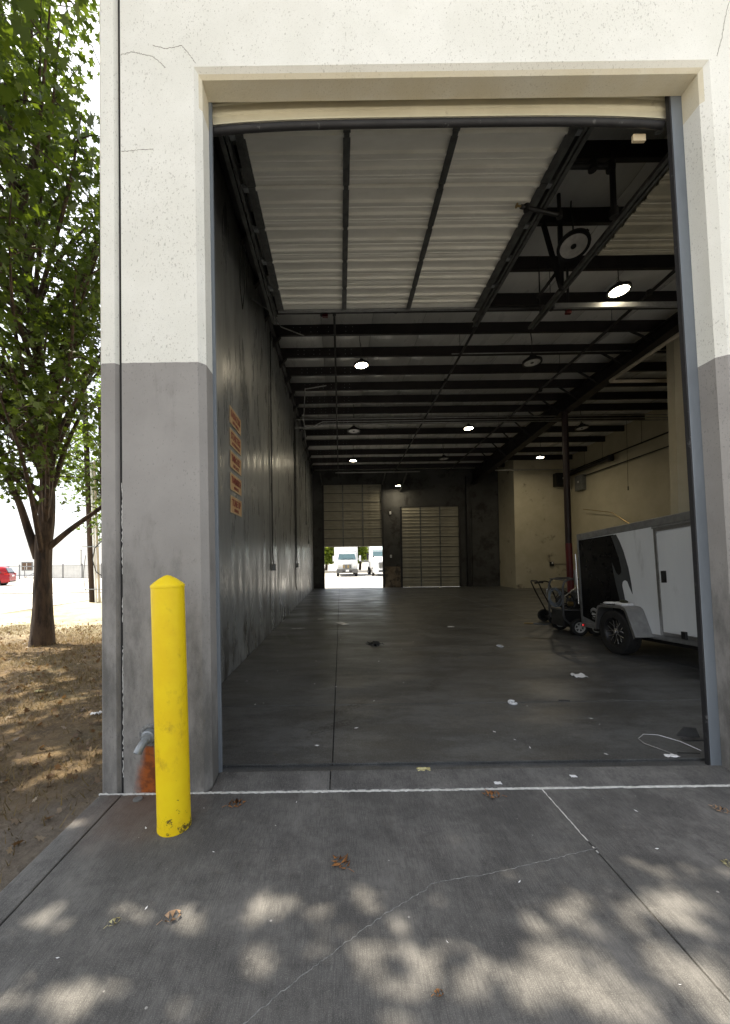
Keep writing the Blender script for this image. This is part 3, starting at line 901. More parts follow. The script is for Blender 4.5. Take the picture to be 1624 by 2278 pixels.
# slanting track stubs above the rear doors
for (a, b) in (((-1.05, 21.0, 6.45), (-1.0, 22.1, 6.0)), ((2.5, 20.6, 6.35), (2.5, 22.1, 6.0)), ((3.6, 20.3, 6.3), (3.5, 22.1, 5.6))):
    t_ = MB(); t_.bar(a, b, .06, .08); t_.build('rear_track', M['track'], wh)

# ------------------------------------------------------------------ pipes, conduits, boxes (hang from the building)
def pipe(name, label, pts, r, m, cat='pipe', group=None, fit=(), n=10, hang=()):
    if not fit and not hang:
        b = MB(); b.tube(pts, r, n); return tag(b.build(name, M[m], origin=pts[0], smooth=True), label, cat, group)
    root = thing(name, label, cat, pts[0], group)
    b = MB(); b.tube(pts, r, n); b.build('pipe_run', M[m], root, smooth=True)
    for p in fit:
        f = MB(); f.lathe((p[0], p[1], p[2] - r * 1.5), (0, 0, 1), [(0, 0), (r * 1.5, 0), (r * 1.6, r * 1.5), (r * 1.5, r * 3), (0, r * 3)], 12); f.build('fitting', M[m], root, smooth=True)
    for p in hang:
        h = MB(); h.tube([(p[0], p[1], p[2] + r), (p[0], p[1], roof_low(p[1]) + .02)], .006, 5)
        h.tube([(p[0] + math.cos(a) * r * 1.25, p[1], p[2] + math.sin(a) * r * 1.25) for a in np.linspace(0, 6.283, 13)[:-1]], .007, 4, closed=True)
        h.build('hanger', M['blacksteel'], root)
    return root


pipe('sprinkler_pipe', 'black sprinkler main crossing the bay just behind the raised door', [(-1.3, 7.12, 6.28), (12.2, 7.12, 6.28)], .045, 'blacksteel', 'pipe', 'sprinkler pipes', fit=[(-.25, 7.12, 6.28), (2.72, 7.12, 6.28)], hang=[(1.1, 7.12, 6.28), (4.0, 7.12, 6.28), (7.0, 7.12, 6.28)])
pipe('sprinkler_pipe', 'thin black branch pipe running straight back above the long floor groove', [(-.05, 7.12, 6.35), (-.05, 21.5, 6.25)], .022, 'blacksteel', 'pipe', 'sprinkler pipes', fit=[(-.05, 7.3, 6.35), (-.05, 11.2, 6.33), (-.05, 14.6, 6.31)])
pipe('sprinkler_pipe', 'black branch pipe running back above the middle of the floor', [(2.95, 7.12, 6.55), (3.05, 21.5, 6.45)], .028, 'blacksteel', 'pipe', 'sprinkler pipes', fit=[(2.97, 10.5, 6.53), (3.0, 13.6, 6.51)], hang=[(2.96, 9.2, 6.54), (2.99, 12.2, 6.52), (3.02, 16.4, 6.49)])
pipe('sprinkler_pipe', 'black branch pipe running back to the side of the steel column head', [(5.9, 4.0, 6.62), (5.98, 21.5, 6.45)], .032, 'blacksteel', 'pipe', 'sprinkler pipes', fit=[(5.92, 7.2, 6.6), (5.94, 11.2, 6.55)], hang=[(5.92, 8.2, 6.58), (5.94, 10.2, 6.56), (5.96, 14.2, 6.5)])
pipe('fire_pipe', 'black pipe loop with square elbows beside the hanging lamp near the door', [(2.75, 4.84, 6.62), (3.5, 4.84, 6.61), (3.55, 4.84, 6.57), (3.555, 4.84, 5.99)], .035, 'blacksteel', 'pipe', 'sprinkler pipes', fit=[(3.53, 4.84, 6.6), (3.555, 4.84, 6.0), (3.3, 4.84, 6.61)])
root = pipe('sprinkler_branch', 'short black branch with a sprinkler head poking out under the raised door', [(2.92, 4.95, 6.35), (2.86, 4.84, 5.98), (2.30, 4.70, 5.97)], .024, 'blacksteel', 'pipe', 'sprinkler pipes', fit=[(2.86, 4.84, 5.98), (2.38, 4.72, 5.97)])
h = MB(); h.lathe((2.30, 4.70, 5.97), (-1, -.25, 0), [(.012, 0), (.012, .05), (.028, .055), (.028, .062), (.0, .062)], 10); h.build('sprinkler_head', M['brass'], root)
pipe('pale_pipe', 'pale pipe bent square in front of the dark roof girder', [(7.40, 7.4, 6.42), (7.40, 10.36, 6.40), (7.44, 10.4, 6.40), (9.6, 10.4, 6.40)], .045, 'pale_pipe', 'pipe', None, hang=[(7.4, 8.15, 6.42)])
pipe('wall_pipe', 'upper dark pipe strapped along the beige wall', [(12.12, 9.7, 6.19), (12.12, 20.1, 6.16)], .03, 'blacksteel', 'pipe', 'pipes along the beige wall', hang=[(12.12, 15.3, 6.18), (12.12, 17.6, 6.17), (12.12, 18.9, 6.17)])
pipe('wall_pipe', 'lower dark conduit along the beige wall above the trailer', [(12.15, 9.7, 5.67), (12.15, 19.6, 5.67)], .025, 'blacksteel', 'pipe', 'pipes along the beige wall')
pipe('wall_pipe', 'thick capped black pipe under the upper wall pipe', [(12.02, 16.9, 6.0), (12.02, 20.1, 5.97)], .085, 'blacksteel', 'pipe', 'pipes along the beige wall', fit=[(12.02, 16.95, 6.0)])
for k, (dz, lb) in enumerate(((.0, 'uppermost of three steel conduits crossing the bay'), (-.09, 'middle one of three steel conduits crossing the bay'), (-.17, 'lowest of three steel conduits crossing the bay'))):
    zz = 6.55 + dz
    pts = [(-1.55, 13.3, zz - .22 + .04 * k), (-.95, 13.3, zz - .22 + .04 * k), (-.55, 13.3, zz), (4, 13.3, zz), (12.2, 13.3, zz - .02)] if k else [(-1.55, 13.3, zz), (4, 13.3, zz), (12.2, 13.3, zz)]
    pipe('conduit', lb, pts, .017, 'conduit', 'conduit', 'conduits crossing the bay')
pipe('conduit', 'steel conduit crossing under the purlins near the rear wall', [(-.2, 19.9, 6.2), (4.2, 19.9, 6.2)], .022, 'conduit', 'conduit', 'conduits crossing the bay')
pipe('conduit', 'steel conduit crossing in front of the office wall', [(7.95, 19.5, 6.12), (12.2, 19.5, 6.12)], .03, 'conduit', 'conduit', 'conduits crossing the bay')
pipe('conduit', 'thin conduit fixed along a purlin over the middle of the bay', [(3.0, 10.0, 7.0), (9.2, 10.0, 7.02)], .014, 'conduit', 'conduit', 'conduits crossing the bay')
pipe('conduit', 'thin conduit along the purlin just left of the column head', [(3.4, 12.35, 6.96), (7.5, 12.35, 6.96)], .014, 'conduit', 'conduit', 'conduits crossing the bay')
pipe('conduit', 'bent steel conduit dropping from the purlins to the concrete side wall', [(-.35, 11.6, 6.95), (-1.0, 11.6, 6.85), (-1.2, 13.2, 6.55), (-1.3, 15.3, 6.25), (-1.5, 15.6, 5.9)], .014, 'conduit', 'conduit', 'conduits crossing the bay')
pipe('conduit', 'thin conduit hooked over a door track end next to the concrete side wall', [(-1.5, 6.7, 6.25), (-1.2, 7.0, 6.2), (-1.06, 7.2, 6.05), (-.7, 8.0, 6.35)], .01, 'conduit', 'conduit', 'conduits crossing the bay')


def wall_drop(y, z0, z1, label, boxz, dy=0., r=.014):
    root = thing('conduit_drop', label, 'conduit', (-1.535, y, z0), 'conduit drops on the concrete side wall')
    b = MB(); b.tube([(-1.538, y, z1), (-1.538, y, z0 + .25), (-1.535, y + dy, z0 + .08)], r, 8); b.build('pipe_run', M['blacksteel'], root, smooth=True)
    b = MB(); b.box(-1.555, -1.49, y + dy - .06, y + dy + .06, z0 - .06, z0 + .09); b.build('outlet_box', M['box_grey'], root, bevel=.006)
    return root


wall_drop(8.75, 1.47, 6.9, 'thin conduit down the concrete side wall to a low outlet box, next after the signs', 1.5, .1)
wall_drop(13.6, 1.46, 6.6, 'conduit down the concrete side wall ending in an outlet box beside the oily stain', 1.46, .1)
wall_drop(17.5, 3.34, 6.2, 'dark conduit far down the concrete side wall to a high switch box', 3.3)
wall_drop(18.6, 2.53, 3.3, 'short conduit to the lower switch box far down the concrete side wall', 2.5)
b = thing('conduit_drop', 'bare pipe down the concrete side wall reaching almost to the floor', 'conduit', (-1.53, 13.25, .6), 'conduit drops on the concrete side wall')
q = MB(); q.tube([(-1.535, 13.25, 6.6), (-1.535, 13.25, .75), (-1.51, 13.3, .62)], .018, 8); q.build('pipe_run', M['blacksteel'], b, smooth=True)
# seams of the wall panels
for y in (8.55, 14.9, 21.0):
    s_ = MB(); s_.box(-1.5605, -1.5575, y - .012, y + .012, FZ, 6.9); s_.build('panel_joint', M['joint'], wh)
# chain / cable at the left wall by the door
h = MB(); h.tube([(-1.3, 5.2, 6.3), (-1.32, 5.2, 5.4), (-1.30, 5.25, 5.1), (-1.28, 5.3, 5.4), (-1.27, 5.3, 6.2)], .008, 6); tag(h.build('pull_cable', M['blacksteel'], origin=(-1.3, 5.2, 5.1)), 'loop of dark pull cable between the door track and the concrete side wall', 'cable')


def cabinet(name, label, x0, x1, y0, y1, z0, z1, m, face):
    root = thing(name, label, 'box', ((x0 + x1) / 2, (y0 + y1) / 2, z0))
    b = MB(); b.box(x0, x1, y0, y1, z0, z1); b.build('case', M[m], root, bevel=.012)
    d = MB()
    if face == 'y': d.box(x0 + .04, x1 - .04, y0 - .012, y0 - .001, z0 + .04, z1 - .04)
    else: d.box(x0 - .012, x0 - .001, y0 + .04, y1 - .04, z0 + .04, z1 - .04)
    d.build('cover', M[m], root, bevel=.006)
    l = MB()
    if face == 'y': l.box((x0 + x1) / 2 - .03, (x0 + x1) / 2 + .05, y0 - .02, y0 - .013, (z0 + z1) / 2 + .0, (z0 + z1) / 2 + .1)
    else: l.box(x0 - .02, x0 - .013, (y0 + y1) / 2 - .04, (y0 + y1) / 2 + .04, (z0 + z1) / 2, (z0 + z1) / 2 + .1)
    l.build('data_plate', M['print_white'], root)
    return root


cabinet('speaker_box', 'black box mounted high on the office wall behind the steel column', 11.25, 11.95, 19.85, 20.19, 5.35, 6.03, 'black', 'y')
cabinet('electrical_cabinet', 'grey electrical cabinet on the beige wall beside the column', 12.05, 12.245, 19.0, 19.62, 5.0, 5.76, 'box_grey', 'x')
cabinet('outlet_box', 'small dark outlet box low on the scuffed office wall', 10.98, 11.18, 20.12, 20.198, 1.2, 1.42, 'black', 'y')
b = MB(); b.tube([(11.2, 20.17, 1.3), (12.1, 20.17, 1.28)], .015, 6); tag(b.build('outlet_conduit', M['blacksteel'], origin=(11.2, 20.17, 1.3)), 'thin conduit running sideways from the outlet box on the office wall', 'conduit')
b = MB(); b.tube([(12.0, 18.9, 4.0), (12.05, 17.0, 3.6), (12.05, 15.8, 2.9), (12.0, 15.0, 2.3)], .016, 6); tag(b.build('air_hose', M['brass'], origin=(12, 15, 2.3)), 'thin brown hose drooping down the beige wall behind the trailer', 'hose')
b = MB(); b.tube([(12.0, 15.2, 2.2), (12.0, 14.4, 2.75), (12.0, 13.4, 2.8), (12.0, 12.6, 2.5)], .016, 6); tag(b.build('air_hose', M['brass'], origin=(12, 15.2, 2.2)), 'thin brown hose arching up above the trailer roof', 'hose')
b = MB(); b.tube([(11.0, 14.6, 7.0), (11.0, 14.6, 4.2)], .006, 5); b.tube([(11.0, 14.6, 4.3), (11.0, 14.6, 4.15)], .02, 8); tag(b.build('hanging_rope', M['blacksteel'], origin=(11, 14.6, 4.15)), 'thin pull cord hanging in front of the beige wall', 'cord')
# wall switch box between rear doors
for z, lb in ((4.35, 'small white push button box high between the rear doors'), (1.85, 'small white push button box low between the rear doors')):
    root = thing('button_box', lb, 'switch', (2.92, 22.17, z), 'button boxes between the rear doors')
    b = MB(); b.box(2.87, 2.97, 22.13, 22.195, z - .08, z + .08); b.build('case', M['print_white'], root, bevel=.008)
    b = MB(); b.box(2.905, 2.935, 22.12, 22.129, z - .03, z + .03); b.build('button', M['box_grey'], root)
# V struts and the raking brace near the door
root = thing('strut_frame', 'black V shaped struts hanging from a purlin beside the raised door', 'bracket', (3.65, 6.2, 6.0))
for a, b_ in (((3.40, 6.2, 7.06), (3.66, 6.2, 6.03)), ((3.68, 6.22, 7.06), (3.68, 6.22, 5.98))):
    m_ = MB(); m_.bar(a, b_, .06, .05, (0, 1, 0)); m_.build('strut', M['blacksteel'], root)
m_ = MB(); m_.bar((4.15, 6.25, 7.0), (3.33, 6.3, 5.92), .05, .04, (0, 1, 0)); m_.build('brace', M['blacksteel'], root)
# red fittings of the fire main
for x, lb in ((-.22, 'small red pipe clamp on the sprinkler main above the long floor groove'), (4.33, 'red pipe clamp on the sprinkler main beside the raised door')):
    root = thing('pipe_clamp', lb, 'clamp', (x, 7.12, 6.2), 'red clamps on the sprinkler main')
    m_ = MB(); m_.lathe((x - .03, 7.12, 6.28), (1, 0, 0), [(.047, 0), (.062, 0), (.062, .06), (.047, .06)], 16); m_.build('band', M['red_paint'], root, smooth=True)
    m_ = MB(); m_.tube([(x, 7.12, 6.33), (x, 7.12, roof_low(7.2) + .05)], .022, 8); m_.build('rod', M['blacksteel'], root)
    m_ = MB(); m_.box(x - .05, x + .05, 7.09, 7.15, 6.17, 6.21); m_.build('foot', M['red_paint'], root)


# ------------------------------------------------------------------ high bay lamps
def lamp_proto(lit, name, tilt=0.):
    d = .19
    root = thing(name, 'x', 'ceiling lamp')
    b = MB(); b.lathe((0, 0, 0), (0, 0, 1), [(d * .80, -.012), (d * .98, -.018), (d, 0), (d * .97, .035), (d * .62, .05), (d * .55, .09), (d * .36, .10), (.05, .105), (.05, .14), (0, .14)], 28); b.build('housing', M['black'], root, smooth=True)
    l = MB(); l.lathe((0, 0, 0), (0, 0, -1), [(0, .006), (d * .22, .006), (d * .24, .011), (d * .40, .008), (d * .42, .012), (d * .60, .008), (d * .62, .012), (d * .79, .009), (d * .80, .002)], 28)
    l.build('lens', M['lamp_white' if lit else 'lamp_off'], root, smooth=True)
    c = MB(); c.lathe((0, 0, 0), (0, 0, -1), [(0, .016), (d * .16, .016), (d * .17, .004)], 16); c.build('lens_hub', M['black'] if not lit else M['lamp_white'], root)
    return root


LAMPS = [
    (3.60, 5.75, 6.33, 0, 'unlit round lamp hung on a dark chain beside the raised door, largest of the lamps'),
    (4.98, 6.70, 6.30, 1, 'lit round lamp between the raised door and the jamb, largest burning one'),
    (.58, 9.25, 6.35, 1, 'lit round lamp above the long floor groove, first burning one of its row'),
    (4.72, 9.25, 6.36, 0, 'unlit round lamp under a purlin in front of the girder'),
    (.55, 13.8, 6.30, 0, 'unlit round lamp behind the three crossing conduits, towards the concrete side wall'),
    (4.68, 13.75, 6.32, 1, 'lit round lamp just below the three crossing conduits'),
    (8.85, 13.9, 6.32, 0, 'unlit round lamp beyond the steel column in front of the beige wall'),
    (.66, 17.7, 6.25, 1, 'small lit round lamp far back above the half open rear door'),
    (4.82, 17.6, 6.25, 0, 'small unlit round lamp far back in the middle'),
    (9.25, 17.6, 6.25, 1, 'lit round lamp shining on the beige office wall'),
    (3.28, 21.4, 5.78, 1, 'small lit lamp between the two rear doors'),
]
protos = {}
for i, (x, y, z, lit, lb) in enumerate(LAMPS):
    nm = 'high_bay_lamp'
    if lit not in protos: r_ = protos[lit] = lamp_proto(lit, nm); r_.location = (x, y, z)
    else: r_ = copy_tree(protos[lit], (x, y, z))
    r_['label'] = lb; r_['group'] = 'round high bay lamps'
    r_.rotation_euler = (R(-16 if i == 0 else random.uniform(-3, 3)), R(9 if i == 0 else random.uniform(-3, 3)), 0)
    if i == 0: r_.scale = (1.2, 1.2, 1.2)
    k_ = MB()
    zt = roof_low(y) + .1 - z
    k_.tube([(0, 0, .13), (.01, 0, .13 + (zt - .13) * .4), (-.012, 0, .13 + (zt - .13) * .7), (0, 0, zt)], .010 if i == 0 else .006, 5)
    k_.tube([(math.cos(a) * .03, 0, .165 + math.sin(a) * .03) for a in np.linspace(0, 6.28, 9)[:-1]], .005, 4, closed=True)
    hk = k_.build('hook', M['blacksteel']); hk.parent = r_
    if lit:
        ld = bpy.data.lights.new('lamp_light', 'AREA'); ld.shape = 'DISK'; ld.size = .28; ld.energy = 10.0 if i == 9 else 3.8; ld.color = (1, .86, .62)
        lo = bpy.data.objects.new('lamp_light', ld); COL.objects.link(lo); lo.parent = r_; lo.location = (0, 0, -.03)

# ------------------------------------------------------------------ signs on the left wall
def text_mesh(name, body, size, mat, squeeze=1., depth=.001):
    cu = bpy.data.curves.new(name, 'FONT'); cu.body = body; cu.size = size; cu.align_x = 'CENTER'; cu.align_y = 'CENTER'; cu.extrude = depth; cu.offset = size * .03
    t = bpy.data.objects.new(name, cu); COL.objects.link(t)
    bpy.context.view_layer.update()
    me = bpy.data.meshes.new_from_object(t.evaluated_get(bpy.context.evaluated_depsgraph_get()))
    bpy.data.objects.remove(t); me.name = name
    me.materials.clear(); me.materials.append(mat)
    xs_ = [v.co.x for v in me.vertices]
    w = max(xs_) - min(xs_)
    o = bpy.data.objects.new(name, me); COL.objects.link(o)
    o.scale = (squeeze / w if squeeze else 1, 1, 1)
    return o


SIGNS = [(3.72, 'RADIATORS', 'REPAIRED', .50, .34, 'topmost of the five red lettered signs on the concrete wall, faded and curling'),
         (3.35, 'STARTERS', 'ALTERNATORS', .50, .42, 'second red lettered sign from the top, reading STARTERS ALTERNATORS'),
         (3.00, 'TIMING BELT', 'REPLACED', .48, .30, 'third red lettered sign from the top, in the middle of the column of signs'),
         (2.72 - .02, 'TRANSMISSION', 'SERVICE', .50, .26, 'fourth red lettered sign from the top, reading TRANSMISSION SERVICE'),
         (2.44 - .02, 'TUNE UP', 'SERVICE', .46, .24, 'lowest red lettered sign on the concrete wall, reading TUNE UP SERVICE')]
zc = [3.735, 3.415, 3.095, 2.775, 2.445]
for i, (z, a, b_, w1, w2, lb) in enumerate(SIGNS):
    z = zc[i]; y = 5.77
    root = thing('wall_sign', lb, 'sign', (-1.556, y, z), 'red lettered signs on the concrete side wall')
    m_ = MB(); m_.box(-1.557, -1.550, y - .30, y + .30, z - .125, z + .125); m_.build('board', M['sign_board'], root)
    m_ = MB()
    for (ya, yb, za, zb) in ((-.30, .30, .115, .125), (-.30, .30, -.125, -.115), (-.30, -.29, -.115, .115), (.29, .30, -.115, .115)):
        m_.box(-1.5499, -1.548, y + ya, y + yb, z + za, z + zb)
    m_.build('border', M['sign_edge'], root)
    for txt, wd, dz, sz in ((a, w1, .028, .135), (b_, w2, -.075, .06)):
        t = text_mesh('lettering', txt, sz, M['sign_red'], wd)
        t.parent = root; t.rotation_euler = (R(90), 0, R(90)); t.location = (.0075, 0, dz)
# ------------------------------------------------------------------ bollard and drain spout
bo = thing('bollard', 'tall yellow plastic bollard cover with scuffed base, standing in front of the drain spout', 'bollard', (-1.035, 2.37, 0))
m_ = MB(); m_.lathe((-1.035, 2.37, 0), (0, 0, 1), [(.094, -.002), (.097, .0), (.0975, .012), (.096, .03), (.096, 1.44), (.0965, 1.455)], 48)
m_.build('sleeve', M['yellow'], bo, smooth=True)
m_ = MB(); m_.lathe((-1.035, 2.37, 0), (0, 0, 1), [(.0965, 1.455), (.099, 1.458), (.0985, 1.470), (.085, 1.483), (.05, 1.509), (.018, 1.527), (0, 1.531)], 48)
m_.build('domed_cap', M['yellow'], bo, smooth=True)
bo.rotation_euler = (0, R(-1.2), 0)
dr = thing('drain_spout', 'galvanised drain spout stub with a flange, above a rust streak', 'pipe', (-1.352, 2.70, .40))
m_ = MB(); m_.lathe((-1.345, 2.711, .405), (0, -1, 0), [(.078, 0), (.078, .004), (.07, .007), (.055, .007)], 28); m_.build('mortar_ring', M['crack'], dr, smooth=True)
m_ = MB(); m_.lathe((-1.345, 2.703, .405), (0, -1, 0), [(.05, 0), (.05, .012), (.046, .04), (.037, .045), (.03, .062), (0, .062)], 28); m_.build('flange', M['galv'], dr, smooth=True)
m_ = MB()
path = [(-1.347, 2.652, .400), (-1.352, 2.620, .388), (-1.363, 2.597, .362), (-1.372, 2.586, .338)]
m_.tube(path, [.024, .025, .027, .028], 20, cap=False)
m_.tube([path[-1], (-1.3715, 2.5866, .340), (-1.363, 2.597, .362)], [.028, .021, .020], 20, cap=False); m_.build('spout', M['galv'], dr, smooth=True)

# ------------------------------------------------------------------ enclosed trailer
TP = Vector((4.65, 6.25, .395)); TH = .058
tr = thing('cargo_trailer', 'white and black enclosed cargo trailer with an aluminium fender, parked inside the bay', 'trailer', tuple(TP))
tr.rotation_euler = (-TH, 0, 0)
WORLD[tr] = Vector((0, 0, 0))      # parts are built in the trailer's own axes: x out from its left side, y to the rear, z up


def T(y, z):
    dy = y - TP.y; dz = z - TP.z
    return dy * math.cos(TH) - dz * math.sin(TH), dy * math.sin(TH) + dz * math.cos(TH)


RE, FRN, TW, HT = 1.18, -1.75, 1.62, 1.71
m_ = MB()
m_.prism([(0, RE, 0), (0, FRN, 0), (TW / 2, FRN - .55, 0), (TW, FRN, 0), (TW, RE, 0)], (0, 0, HT))
m_.build('body', M['trailer_white'], tr)
m_ = MB(); m_.prism([(-.012, RE + .012, HT - .09), (-.012, FRN, HT - .09), (TW / 2, FRN - .565, HT - .09), (TW + .012, FRN, HT - .09), (TW + .012, RE + .012, HT - .09)], (0, 0, .12)); m_.build('roof_rail', M['alu_dull'], tr, bevel=.01)
m_ = MB(); m_.prism([(-.010, RE + .01, -.045), (-.010, FRN, -.045), (TW / 2, FRN - .56, -.045), (TW + .01, FRN, -.045), (TW + .01, RE + .01, -.045)], (0, 0, .075)); m_.build('bottom_rail', M['alu_dull'], tr, bevel=.006)
m_ = MB(); m_.box(-.012, .03, RE - .035, RE + .012, .032, HT - .092); m_.build('corner_post', M['alu_dull'], tr)
gpix = [(6.59, 1.977), (6.511, 1.81), (6.414, 1.589), (6.367, 1.422), (6.365, 1.356), (6.394, 1.319), (6.435, 1.307), (6.481, 1.339), (6.537, 1.436), (6.582, 1.521), (6.556, 1.368), (6.499, 1.149), (6.426, 0.92), (6.40, .80), (6.27, .80), (6.292, 0.884), (6.327, 1.028), (6.354, 1.142), (6.344, 1.192), (6.314, 1.218), (6.276, 1.225), (6.237, 1.206), (6.187, 1.104), (6.133, 1.012), (6.153, 1.17), (6.208, 1.425), (6.308, 1.703), (6.392, 1.872), (6.47, 1.986)]
gl = [T(*p) for p in gpix]
gl = [(y, min(z, HT - .093)) for y, z in gl]
m_ = MB(); m_.prism([(-.0045, y, z) for y, z in gl], (.0035, 0, 0)); m_.build('grey_swoosh', M['trailer_grey'], tr)
bk = [(RE - .037, .033), (RE - .037, HT - .093)] + [(y, min(z, HT - .093)) for y, z in (T(*p) for p in ((6.53, 1.99), (6.45, 1.78), (6.36, 1.58), (6.315, 1.42), (6.315, 1.33), (6.37, 1.27), (6.43, 1.2), (6.44, 1.1), (6.39, .95), (6.34, .86), (6.36, .78)))] + [(.35, .033)]
m_ = MB(); m_.prism([(-.0022, y, z) for y, z in bk], (.0020, 0, 0)); m_.build('black_panel', M['trailer_black'], tr)
wd = [T(*p) for p in ((7.40, .507), (7.007, .437), (7.01, .40), (7.40, .38))]
wd = [(RE - .038, .155), (.75, .05), (.75, .033), (RE - .038, .033)]
m_ = MB(); m_.prism([(-.0052, y, z) for y, z in wd], (.0022, 0, 0)); m_.build('corner_guard', M['alu_dull'], tr)
m_ = MB(); m_.lathe((-.012, RE - .06, -.012), (-1, 0, 0), [(.030, 0), (.030, .012), (.02, .018), (0, .018)], 16); m_.build('tail_lamp', M['red_lens'], tr, smooth=True)
m_ = MB(); m_.lathe((-.031, RE - .06, -.012), (-1, 0, 0), [(.014, 0), (.010, .004), (0, .004)], 12); m_.build('tail_led', M['red_led'], tr.children[-1])
# chrome rod at the rear corner
m_ = MB(); m_.tube([(-.02, RE + .05, .38), (-.02, RE + .06, 1.36)], .014, 10); m_.build('door_rod', M['chrome'], tr, smooth=True)
m_ = MB(); m_.tube([(0.0, RE + .13, .75), (0.0, RE + .14, 1.05)], .03, 8); m_.build('latch_arm', M['alu'], tr, smooth=True)
# emblem: two arcs and lettering
ey, ez = T(7.075, .555)
e_ = MB()
for rr_, a0, a1, th in ((.118, 20, 200, .012), (.098, 10, 215, .010), (.080, 25, 330, .007)):
    N = 28
    ring = []
    for k in range(N + 1):
        an = R(a0 + (a1 - a0) * k / N); t = math.sin(math.pi * k / N) ** .6
        ring.append((an, rr_ + th * t * .5, rr_ - th * t * .5))
    for k in range(N):
        a, o1, i1 = ring[k]; b_, o2, i2 = ring[k + 1]
        pts = [(ey + math.cos(a) * i1, ez + math.sin(a) * i1), (ey + math.cos(a) * o1, ez + math.sin(a) * o1), (ey + math.cos(b_) * o2, ez + math.sin(b_) * o2), (ey + math.cos(b_) * i2, ez + math.sin(b_) * i2)]
        e_.add([(-.0058, y, z) for y, z in pts], [(0, 1, 2, 3)])
emb = e_.build('emblem', M['print_white'], tr)
for txt, sz, dz, wdt in (('Eldorado', .055, .012, .20), ('Trailer Sales', .03, -.035, .17)):
    t = text_mesh('lettering', txt, sz, M['print_white'], wdt, .0003); t.parent = emb; t.rotation_euler = (R(90), 0, R(-90)); t.location = (-.0066, ey - .045, ez + dz)
# side door in the white part
dq = [(-.69, .035), (-1.325, .035), (-1.325, 1.60), (-.69, 1.60)]
y1_, y0_ = -.71, -1.33
m_ = MB(); m_.box(-.016, -.0012, y0_, y1_, .08, HT - .20); sd = m_.build('side_door', M['trailer_white'], tr, bevel=.004)
m_ = MB()
m_.box(-.022, -.0012, y1_ + .003, y1_ + .05, .032, HT - .095); m_.box(-.022, -.0012, y0_ - .045, y0_ - .003, .032, HT - .095)
m_.box(-.022, -.0012, y0_ - .002, y1_ + .002, HT - .17, HT - .13); m_.box(-.022, -.0012, y0_ - .002, y1_ + .002, .032, .077)
m_.build('door_frame', M['alu'], tr, bevel=.003)
m_ = MB(); m_.box(-.034, -.012, y0_ - .12, y1_ + .06, HT - .128, HT - .096); m_.build('drip_rail', M['alu_dull'], tr)
m_ = MB(); m_.box(-.026, -.0165, y1_ - .125, y1_ - .035, .79, .96); m_.build('latch_plate', M['black'], sd, bevel=.008)
m_ = MB(); m_.box(-.036, -.0265, y1_ - .10, y1_ - .06, .82, .93); m_.build('latch_paddle', M['black'], sd, bevel=.006)
m_ = MB(); m_.box(-.05, -.0165, -1.10, -1.03, .03, .13); m_.build('door_holdback', M['black'], sd, bevel=.006)
m_ = MB(); m_.tube([(-.035, y0_ - .012, .5), (-.035, y0_ - .012, HT - .2)], .011, 10); m_.build('hinge_rod', M['chrome'], sd, smooth=True)
for z in (1.18, 1.25, 1.32):
    m_ = MB(); m_.box(-.05, -.023, y0_ - .03, y0_ + .02, z, z + .05); m_.build('hinge', M['alu'], sd, bevel=.004)
m_ = MB()
for k in range(14): m_.cyl((-.0015, -.655, .1 + k * .11), (-.006, -.655, .1 + k * .11), .008, 6)
m_.build('rivet_row', M['alu'], tr)
# axle and frame below
m_ = MB(); m_.tube([(-.2, 0, 0), (TW + .2, 0, 0)], .035, 8); m_.box(.15, .21, -2.2, RE - .1, -.12, -.046); m_.box(TW - .21, TW - .15, -2.2, RE - .1, -.12, -.046)
m_.box(TW / 2 - .04, TW / 2 + .04, -3.3, -2.0, -.12, -.046); m_.build('chassis', M['blacksteel'], tr)
# fender: folded sheet with rounded corners, open towards us
fp = [(.40, .02), (.335, .33), (.315, .385), (.28, .415), (.22, .425), (-.24, .425), (-.30, .415), (-.345, .385), (-.37, .335), (-.51, -.02)]
X0f, X1f = -.275, -.003
m_ = MB()
inn = [(y * .97, z - .012) for y, z in fp]
m_.grid([[(X0f, y, z), (X1f, y, z)] for y, z in fp]); m_.grid([[(X1f, y, z), (X0f, y, z)] for y, z in inn])
m_.grid([[(X0f, a[0], a[1]), (X0f, b_[0], b_[1])] for a, b_ in zip(fp, inn)])
for a, b_ in ((fp[0], inn[0]), (fp[-1], inn[-1])):
    m_.add([(X0f, a[0], a[1]), (X1f, a[0], a[1]), (X1f, b_[0], b_[1]), (X0f, b_[0], b_[1])], [(0, 1, 2, 3)])
lip = [(y * .93, z - .035) for y, z in fp]
m_.grid([[(X0f - .001, a[0], a[1]), (X0f - .001, b_[0], b_[1])] for a, b_ in zip(fp, lip)])
m_.build('fender', M['alu'], tr, smooth=True)
def tyre_profile(r, w, rim):
    return [(rim, -w * .38), (rim + .012, -w * .47), (r * .86, -w * .5), (r * .95, -w * .47), (r * .99, -w * .40), (r, -w * .30), (r, w * .30), (r * .99, w * .40), (r * .95, w * .47), (r * .86, w * .5), (rim + .012, w * .47), (rim, w * .38)]


